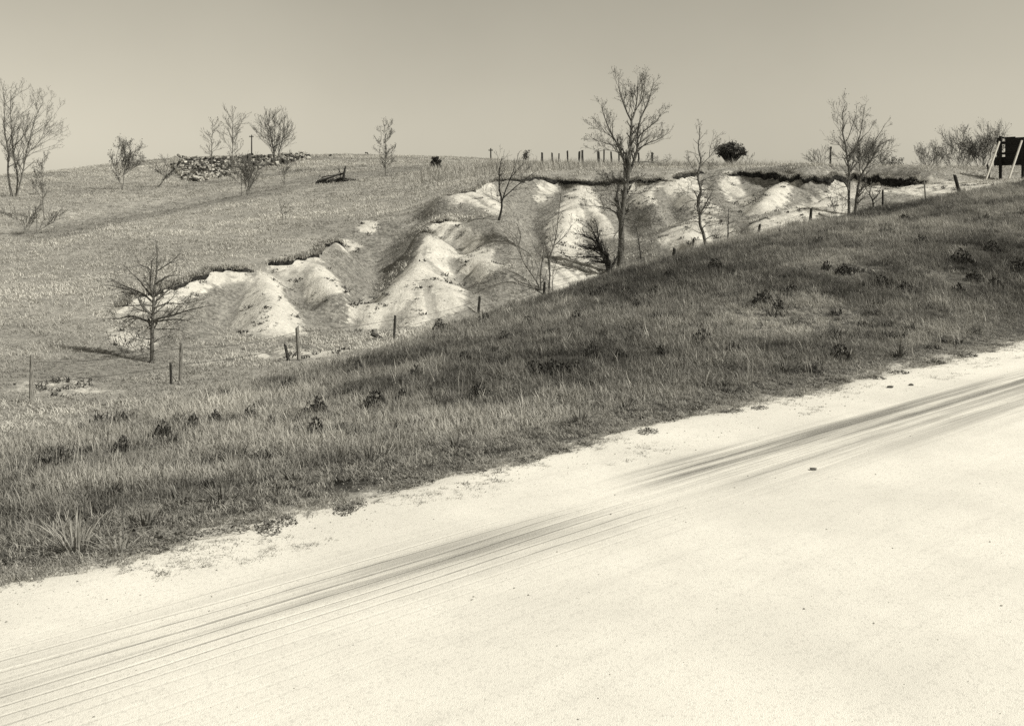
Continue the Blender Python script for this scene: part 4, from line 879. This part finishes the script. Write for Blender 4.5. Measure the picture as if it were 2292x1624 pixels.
# posts along the ridge
rx = [(1213, 362, 341, 5), (1236, 362, 341, 4), (1250, 362, 343, 3), (1271, 362, 337, 4), (1296, 363, 338, 5), (1303, 363, 336, 5), (1340, 363, 339, 6), (1351, 363, 334, 3.5), (1369, 364, 339, 4), (1385, 364, 340, 3.5), (1396, 364, 340, 4), (1430, 364, 341, 4), (1459, 365, 341, 5)]
nth = ['leftmost', 'second', 'third', 'fourth', 'fifth', 'sixth', 'seventh', 'eighth', 'ninth', 'tenth', 'eleventh', 'twelfth', 'rightmost']
for i, (x, y0, y1, wd_) in enumerate(rx):
    dd = 119+2*math.sin(i*2.1); lb = nth[i]+(' ' if i in (0, 12) else ' from the left ')+'of the dark posts standing on the ridge skyline'
    p = at(x, dd); h = CAMZ+(HZ-y1/S)/F*dd-p[2]; post('ridge_post', lb, p, h, wd_/S/F*dd*.5, (random.uniform(-.06, .08), 0), M_postd, 40+i, 'post', 'posts on the ridge')
# utility poles
def pole(label, x, y0, y1, d, arm, wpx=3.2):
    p = at(x, d); ztop = CAMZ+(HZ-y1/S)/F*d; h = ztop-p[2]; rr = wpx/S/F*d*.5
    e = empty('utility_pole', p, label, 'utility pole', 'utility poles')
    tb = Tubes(); tb.add([(0, 0, -.3), (0, 0, h*.5), (0, 0, h)], [rr*1.15, rr, rr*.8], 8); V, F_ = tb.mesh(); mesh_obj('pole', V, F_, M_postd, e, True)
    if arm:
        w_ = arm/S/F*d*.5; z = h*.97 if h < 3 else h-.5; t2 = .07
        V = [(sx*w_, sy*t2-rr-t2-.01, z+sz*t2) for sx in (-1, 1) for sy in (-1, 1) for sz in (-1, 1)]; F_ = [(0, 1, 3, 2), (4, 6, 7, 5), (0, 4, 5, 1), (2, 3, 7, 6), (0, 2, 6, 4), (1, 5, 7, 3)]
        arm_ = mesh_obj('crossarm', V, F_, M_postd, e)
        for s in (-.85, -.4, .4, .85):
            tb = Tubes(); tb.add([(s*w_, -rr-.08, z+t2), (s*w_, -rr-.08, z+t2+.12), (s*w_, -rr-.08, z+t2+.2)], [.04, .06, .03], 6); V, F_ = tb.mesh(); mesh_obj('insulator', V, F_, M_postd, arm_)
pole('far utility pole with a crossarm between the tall trees at the rubble heap', 563, 350, 301, 235, 10, 3.0)
pole('small distant utility pole with a crossarm on the mid skyline', 1098, 358, 331, 215, 10, 3.2)
pole('utility pole without crossarm on the skyline left of the twin-trunked tree', 1858, 376, 331, 118, 3, 4.0)

# ------------------------------------------------------------------ signboard seen from behind (right edge)
sd = 80.0; sb = at(2241, sd); ax_ = np.array([.62, -.785, 0]); nb_ = np.array([-.785, -.62, 0])
sign = empty('signboard', sb, 'large dark roadside signboard seen from behind, propped by white braces', 'signboard')
def boxv(c_, ex, ey, ez): return [np.asarray(c_)+sx*np.asarray(ex)+sy*np.asarray(ey)+sz*np.asarray(ez) for sx in (-1, 1) for sy in (-1, 1) for sz in (-1, 1)]
BF = [(0, 1, 3, 2), (4, 6, 7, 5), (0, 4, 5, 1), (2, 3, 7, 6), (0, 2, 6, 4), (1, 5, 7, 3)]
def zpx(y, d): return CAMZ+(HZ-y/S)/F*d-sb[2]
zb, zt = zpx(370, sd), zpx(306, sd); Lp = 9.0; nB = 11
for i in range(nB):                      # vertical boards of the panel, tops following the low arch
    a0, a1 = .28+Lp*i/nB, .28+Lp*(i+1)/nB-.012; c_ = (a0+a1)/2; top = zt-.02-.10*math.sin(min(1, i/2.5)*math.pi)+.16*min(1, i/7)
    mesh_obj('board', boxv(ax_*c_+np.array([0, 0, (zb+top)/2]), ax_*(a1-a0)/2, nb_*.02, np.array([0, 0, (top-zb)/2])), BF, M_board, sign)
z1, z2 = zpx(350, sd), zb
mesh_obj('skirt_board', boxv(ax_*4.3-nb_*.06+np.array([0, 0, (z1+z2)/2]), ax_*4.95, nb_*.025, np.array([0, 0, (z1-z2)/2-.01])), BF, M_board, sign)
for dz in (.35, 1.0, 1.75): mesh_obj('stringer', boxv(ax_*4.6+nb_*.065+np.array([0, 0, zb+dz]), ax_*4.55, nb_*.04, np.array([0, 0, .05])), BF, M_board, sign)
for a_, wq in ((0.0, .10), (1.75, .09), (4.5, .09), (7.2, .09)):
    p = ax_*a_+nb_*.20; g = float(zat(*(sb+p)[:2]))-sb[2]-.4; top = zt+.06 if a_ == 0 else zt-.2
    mesh_obj('upright', boxv(p+np.array([0, 0, (g+top)/2]), ax_*wq, nb_*wq*.8, np.array([0, 0, (top-g)/2])), BF, M_board, sign)
    f = p+nb_*2.15+ax_*(-.12); f[2] = float(zat(*(sb+f)[:2]))-sb[2]-.05; tp = p+nb_*.16+np.array([0, 0, zt-.38]); tb = Tubes(); tb.add([f, (f+tp)/2, tp], [.085, .085, .08], 4); V, F_ = tb.mesh(); mesh_obj('brace', V, F_, M_brace, sign)
# open end frame with a rounded top corner
fr = [(-.30, zpx(352, sd)), (-.32, zpx(330, sd)), (-.32, zt-.30), (-.28, zt-.12), (-.16, zt-.04), (.10, zt-.06), (.30, zt-.12)]
tb = Tubes(); tb.add([ax_*a+np.array([0, 0, z]) for a, z in fr], np.full(len(fr), .075), 6); V, F_ = tb.mesh(); mesh_obj('end_frame', V, F_, M_board, sign)
for y in (318, 344): mesh_obj('end_rung', boxv(ax_*-.02+np.array([0, 0, zpx(y, sd)]), ax_*.30, nb_*.045, np.array([0, 0, .06])), BF, M_board, sign)

# ------------------------------------------------------------------ rubble heap on the far slope
def chunk(seed):
    r = np.random.default_rng(seed); V = np.array(boxv((0, 0, 0), (.5, 0, 0), (0, .4, 0), (0, 0, .3)))*(.7+.5*r.random((8, 3))); return V
heap0 = hit(520, 385); heap = empty('rubble_heap', heap0, 'long heap of pale rubble and dark scrap dumped on the far hillside', 'rubble heap')
cm = []
for i in range(6):
    for m_ in (M_pale, M_mid, M_darkd):
        me = bpy.data.meshes.new('chunk'); me.from_pydata([tuple(v) for v in chunk(i)], [], BF); me.materials.append(m_); cm.append(me)
zone = [(378, 365), (400, 352), (470, 362), (540, 352), (600, 355), (640, 348), (695, 347), (690, 358), (610, 372), (560, 385), (520, 392), (480, 400), (440, 408), (412, 402), (395, 385)]
rr_ = np.random.default_rng(77); cnt = 0; SV, SF, SM = [], [], []
while cnt < 300:
    x, y = 375+320*rr_.random(), 345+64*rr_.random()
    if not inside(zone, np.array([x]), np.array([y]))[0]: continue
    p = hit(x, y)
    if p is None or p[1] > 215 or p[1] < 100: continue
    cnt += 1; dk = N1.fbm(x*.035, y*.07, 3) > .0; kk = (2 if rr_.random() < .52 else (0 if rr_.random() < .6 else 1)) if dk else (0 if rr_.random() < .68 else (1 if rr_.random() < .6 else 2))
    s = (.35+.75*rr_.random()**2)*p[1]/150
    if cnt <= 230:
        o = bpy.data.objects.new('chunk', cm[int(rr_.integers(0, 6))*3+kk]); col.objects.link(o); o.parent = heap; o.location = tuple(p-heap0+np.array([0, 0, .2*s+.35*rr_.random()])); o.scale = (s, s, s*(.7+.5*rr_.random())); o.rotation_euler = (rr_.normal(0, .5), rr_.normal(0, .5), rr_.random()*6.28)
# fine broken bits between the chunks
while len(SV) < 1500*8:
    x, y = 375+320*rr_.random(), 345+64*rr_.random()
    if not inside(zone, np.array([x]), np.array([y]))[0]: continue
    p = hit(x, y)
    if p is None or p[1] > 215 or p[1] < 100: continue
    dk = N1.fbm(x*.035, y*.07, 3) > .0; kk = (2 if rr_.random() < .55 else 0) if dk else (0 if rr_.random() < .7 else 2); s = .15+.45*rr_.random()
    a = rr_.random()*6.28; c_, s_ = math.cos(a), math.sin(a); V = chunk(int(rr_.integers(0, 50)))*s; V = np.stack([V[:, 0]*c_-V[:, 1]*s_, V[:, 0]*s_+V[:, 1]*c_, V[:, 2]], 1)+p-heap0+np.array([0, 0, .1+.5*rr_.random()])
    k = len(SV); SV += list(V); SF += [tuple(i+k for i in f) for f in BF]; SM += [kk]*6
o = mesh_obj('broken_bits', SV, SF, mats=[M_pale, M_mid, M_darkd], midx=SM, parent=heap); tag(o, kind='stuff')
p = hit(389, 371)
if p is None: p = at(389, 165)
me = bpy.data.meshes.new('slab'); me.from_pydata([tuple(v) for v in boxv((0, 0, 0), (.55, 0, 0), (0, .45, 0), (0, 0, 1.0))], [], BF); me.materials.append(M_pale)
o = bpy.data.objects.new('dumped_box', me); col.objects.link(o); o.location = tuple(p+np.array([0, 0, .75])); o.rotation_euler = (.1, R(40), R(15)); tag(o, 'white box-like slab tilted at the left end of the rubble heap', 'slab')

# brush pile: a fallen tree with its tangle of limbs
bp = hit(742, 408); pile = empty('brush_pile', bp, 'dark tangled pile of fallen branches on the swale edge', 'brush pile'); dB = bp[1]; r_ = np.random.default_rng(8)
def bpt(x, y, dd=0): return P(x, y, dB+dd)-bp
for (pts, rr) in [([(768, 404), (770, 385), (773, 372)], .17), ([(706, 412), (735, 398), (770, 386)], .15), ([(712, 404), (745, 394), (772, 388)], .08), ([(720, 396), (740, 392), (758, 390), (760, 376)], .06), ([(715, 414), (740, 408), (776, 404)], .09), ([(760, 404), (762, 388), (756, 376)], .07)]:
    tb = Tubes(); q, _ = resample([bpt(x, y, r_.normal(0, .3)) for x, y in pts], 7); tb.add(q, np.linspace(rr, rr*.5, 7), 6); V, F_ = tb.mesh(); mesh_obj('log', V, F_, M_barkd, pile, True)
tb = Tubes()
for i in range(110):
    x, y = 705+70*r_.random(), 0; y = 412-(x-705)*.2*r_.random()-6*r_.random(); L_ = 10+28*r_.random(); a = r_.normal(.35, .6); q = [bpt(x+L_*t_*math.cos(a), y-L_*t_*math.sin(a)*.6+4*t_*t_, r_.normal(0, .8)*.6) for t_ in (0, .5, 1)]; tb.add(q, [.035, .028, .015], 3)
V, F_ = tb.mesh(); mesh_obj('branches', V, F_, M_twigd, pile)

# ------------------------------------------------------------------ weeds and coarse grass standing out on the bank
def clump_mesh(seed, nl=260):
    r = np.random.default_rng(seed); a = r.random(nl)*6.283; q = np.sqrt(r.random(nl)); z = (1-q**2)*.75*r.random(nl)**.6
    pos = np.stack([np.cos(a)*q*(1+.25*np.sin(a*3+seed)), np.sin(a)*q, z+.02], 1); V, F_ = leaf_quads(pos, .20, r)
    tb = Tubes()
    for i in range(14): b_ = r.normal(0, .15, 3)*np.array([1, 1, 0]); e_ = pos[int(r.integers(0, nl))]*np.array([1, 1, 1.25]); tb.add([b_-np.array([0, 0, .1]), (b_+e_)/2+np.array([0, 0, .1]), e_], [.02, .015, .008], 3)
    v2, f2 = tb.mesh(); F_ = np.concatenate([F_, f2+len(V)]); V = np.concatenate([V, v2]); return V, F_
WC = [(1708, 678, 17), (1742, 694, 11), (1772, 657, 13), (1972, 642, 15), (2025, 653, 14), (1570, 768, 19), (2145, 657, 12), (2150, 587, 18), (1075, 887, 17), (710, 923, 18), (838, 912, 20), (1195, 842, 18), (1240, 838, 22), (1285, 832, 18), (605, 957, 10), (705, 972, 15), (275, 1012, 16), (1325, 797, 13), (1388, 807, 12), (1640, 792, 12), (1880, 803, 18), (1465, 662, 13), (1850, 604, 10),
      (2280, 605, 18), (2228, 642, 14), (2180, 628, 14), (1085, 722, 12), (930, 848, 13), (1500, 622, 12), (1340, 662, 14), (1425, 692, 10), (1600, 602, 14), (2062, 545, 12), (985, 738, 12), (640, 873, 12), (560, 935, 12), (432, 962, 15), (365, 975, 14), (1040, 812, 12), (1130, 765, 12), (2025, 495, 12), (1890, 612, 14), (1830, 545, 10), (2220, 560, 12), (800, 830, 10), (1480, 795, 10), (1290, 720, 13), (1180, 728, 10), (900, 900, 12), (480, 945, 12)]
zones = [(500, 'below the wide-spreading tree on the left'), (900, 'below the small chalk cone'), (1160, 'below the large chalk cone'), (1330, 'below the sapling cluster'), (1520, 'below the tallest tree'), (1760, 'below the zigzag-trunked tree'), (2045, 'below the twin-trunked tree'), (9999, 'below the signboard')]
cms = [clump_mesh(i) for i in range(5)]; cmes = [bpy.data.meshes.new('weed_clump') for _ in cms]
for me, (V, F_) in zip(cmes, cms): me.from_pydata([tuple(v) for v in V], [], [tuple(int(i) for i in f) for f in F_]); me.materials.append(M_clump)
words = ['leftmost', 'second-from-left', 'third-from-left', 'fourth-from-left', 'fifth-from-left', 'sixth-from-left', 'seventh-from-left', 'eighth-from-left', 'ninth-from-left', 'tenth-from-left', 'eleventh-from-left', 'twelfth-from-left', 'thirteenth-from-left', 'fourteenth-from-left']
def by_zone(lst):
    out = []
    lo = -1e9
    for hi, nm in zones:
        g = sorted([q for q in lst if lo <= q[0] < hi], key=lambda q: q[0]); lo = hi
        for i, q in enumerate(g): out.append((q, words[min(i, 13)], nm))
    return out
for q, wd_, nm in by_zone(WC):
    p = hit(q[0], q[1])
    if p is None: continue
    o = bpy.data.objects.new('weed_clump', cmes[int(rng.integers(0, 5))]); col.objects.link(o); s = q[2]/S/F*p[1]*1.5; o.location = tuple(p-np.array([0, 0, .03])); o.scale = (s*(.9+.3*rng.random()), s*1.1, s*(.8+.25*rng.random())+.3); o.rotation_euler = (0, 0, rng.random()*6.28)
    tag(o, f'{wd_} dark weed clump on the bank {nm}', 'weed clump', 'dark weed clumps on the bank')
# coarse grass clumps along the road edge
def coarse(seed, nb, h, wid, sprd):
    r = np.random.default_rng(seed); V, F_ = [], []
    for b_ in range(nb):
        a = r.random()*6.283; le = .15+1.1*r.random()**1.3; ln = h*(.35+.75*r.random()); dv = np.array([math.cos(a), math.sin(a), 0]); pv = np.array([-dv[1], dv[0], 0]); k = len(V); base = dv*sprd*r.random()
        for q, wq in ((0, .8), (.35, 1), (.7, .7), (1, .08)):
            p = base+dv*ln*le*q*(.6+.5*q)+np.array([0, 0, -.02+ln*q*(1-.45*le*q)]); V += [p-pv*wid*wq/2, p+pv*wid*wq/2]
        F_ += [(k+2*i, k+2*i+1, k+2*i+3, k+2*i+2) for i in range(3)]
    return V, F_
CG = [(168, 1240, .46, M_straw, 40), (267, 1240, .34, M_straw, 26), (409, 1138, .34, M_weed2, 40) if False else (409, 1138, .34, None, 40), (500, 1132, .34, None, 40), (828, 1042, .36, None, 40), (860, 1030, .3, M_straw, 22), (1016, 1008, .34, None, 36), (1300, 948, .36, None, 40), (1398, 922, .34, None, 36), (1577, 864, .42, M_straw, 34), (1620, 866, .34, None, 30), (1757, 836, .4, None, 36), (2012, 797, .46, None, 44), (1440, 905, .3, M_straw, 20), (660, 1085, .32, None, 34), (330, 1180, .32, None, 32), (1900, 805, .4, M_straw, 26)]
M_blade = plain('coarse_green_blade', .07, .24, 5)
lab = {168: 'largest dead stalky clump with long pale blades at the bottom left road edge', 267: 'small pale stalky clump right of the largest dead clump'}
k = 0; cgs = sorted([c_ for c_ in CG if c_[0] not in lab])
for c_ in CG:
    p = hit(c_[0], c_[1])
    if p is None: continue
    V, F_ = coarse(c_[0], int(c_[4]*1.4), c_[2]*1.25, .020 if c_[3] else .022, .14); o = mesh_obj('coarse_grass_clump', V, F_, c_[3] or M_blade); o.location = tuple(p)
    i = cgs.index(c_) if c_ in cgs else 0
    tag(o, lab.get(c_[0]) or f'{words[i] if i < 13 else ("second from the right" if i == 13 else "rightmost")} of the coarse blade clumps at the gravel edge', 'grass clump', 'coarse grass clumps at the road edge')
# larger sprouts on the gravel
SPR = [(330, 1238), (400, 1208), (480, 1200), (560, 1185), (602, 1195), (640, 1175), (790, 1140), (770, 1150), (870, 1105), (930, 1085), (1060, 1060), (1180, 1035), (1250, 1015), (1310, 1000), (1450, 972), (1500, 940), (1560, 915), (1640, 925), (1700, 918), (1780, 890), (1830, 865), (1870, 858), (1960, 850), (2010, 838), (2090, 815), (2160, 800), (2230, 775)]
sm = []
for i in range(4):
    r = np.random.default_rng(900+i); nl = 150; a = r.random(nl)*6.283; q = np.sqrt(r.random(nl)); V, F_ = leaf_quads(np.stack([np.cos(a)*q, np.sin(a)*q, .05+.45*r.random(nl)*(1-.6*q)], 1), .22, r)
    me = bpy.data.meshes.new('sprout'); me.from_pydata([tuple(v) for v in V], [], [tuple(int(j) for j in f) for f in F_]); me.materials.append(M_blade); sm.append(me)
for (x, y), wd_, nm in by_zone(SPR):
    d_ = CAMZ/((y/S-HZ)/F); X = (x/S-512)/F*d_; s = .12+.12*rng.random()
    o = bpy.data.objects.new('gravel_sprout', sm[int(rng.integers(0, 4))]); col.objects.link(o); o.location = (X, d_, max(float(zat(X, d_)), 0.0)+.04); o.scale = (s*1.4, s, s*.9); o.rotation_euler = (0, 0, rng.random()*6.28)
    tag(o, f'{wd_} gravel sprout {nm}', 'weed', 'sprouts on the gravel shoulder')
# stones on the road
for i, (x, y, s, lb) in enumerate([(1992, 871, .06, 'larger of two dark stones on the gravel at the right'), (2038, 866, .045, 'smaller of two dark stones on the gravel at the right'), (1819, 1057, .04, 'single dark stone lying mid-road below the tyre tracks')]):
    d_ = CAMZ/((y/S-HZ)/F); o = rock('stone', 60+i, M_stone); col.objects.link(o); o.location = ((x/S-512)/F*d_, d_, .06); o.scale = (s*1.3, s, s); tag(o, lb, 'stone')
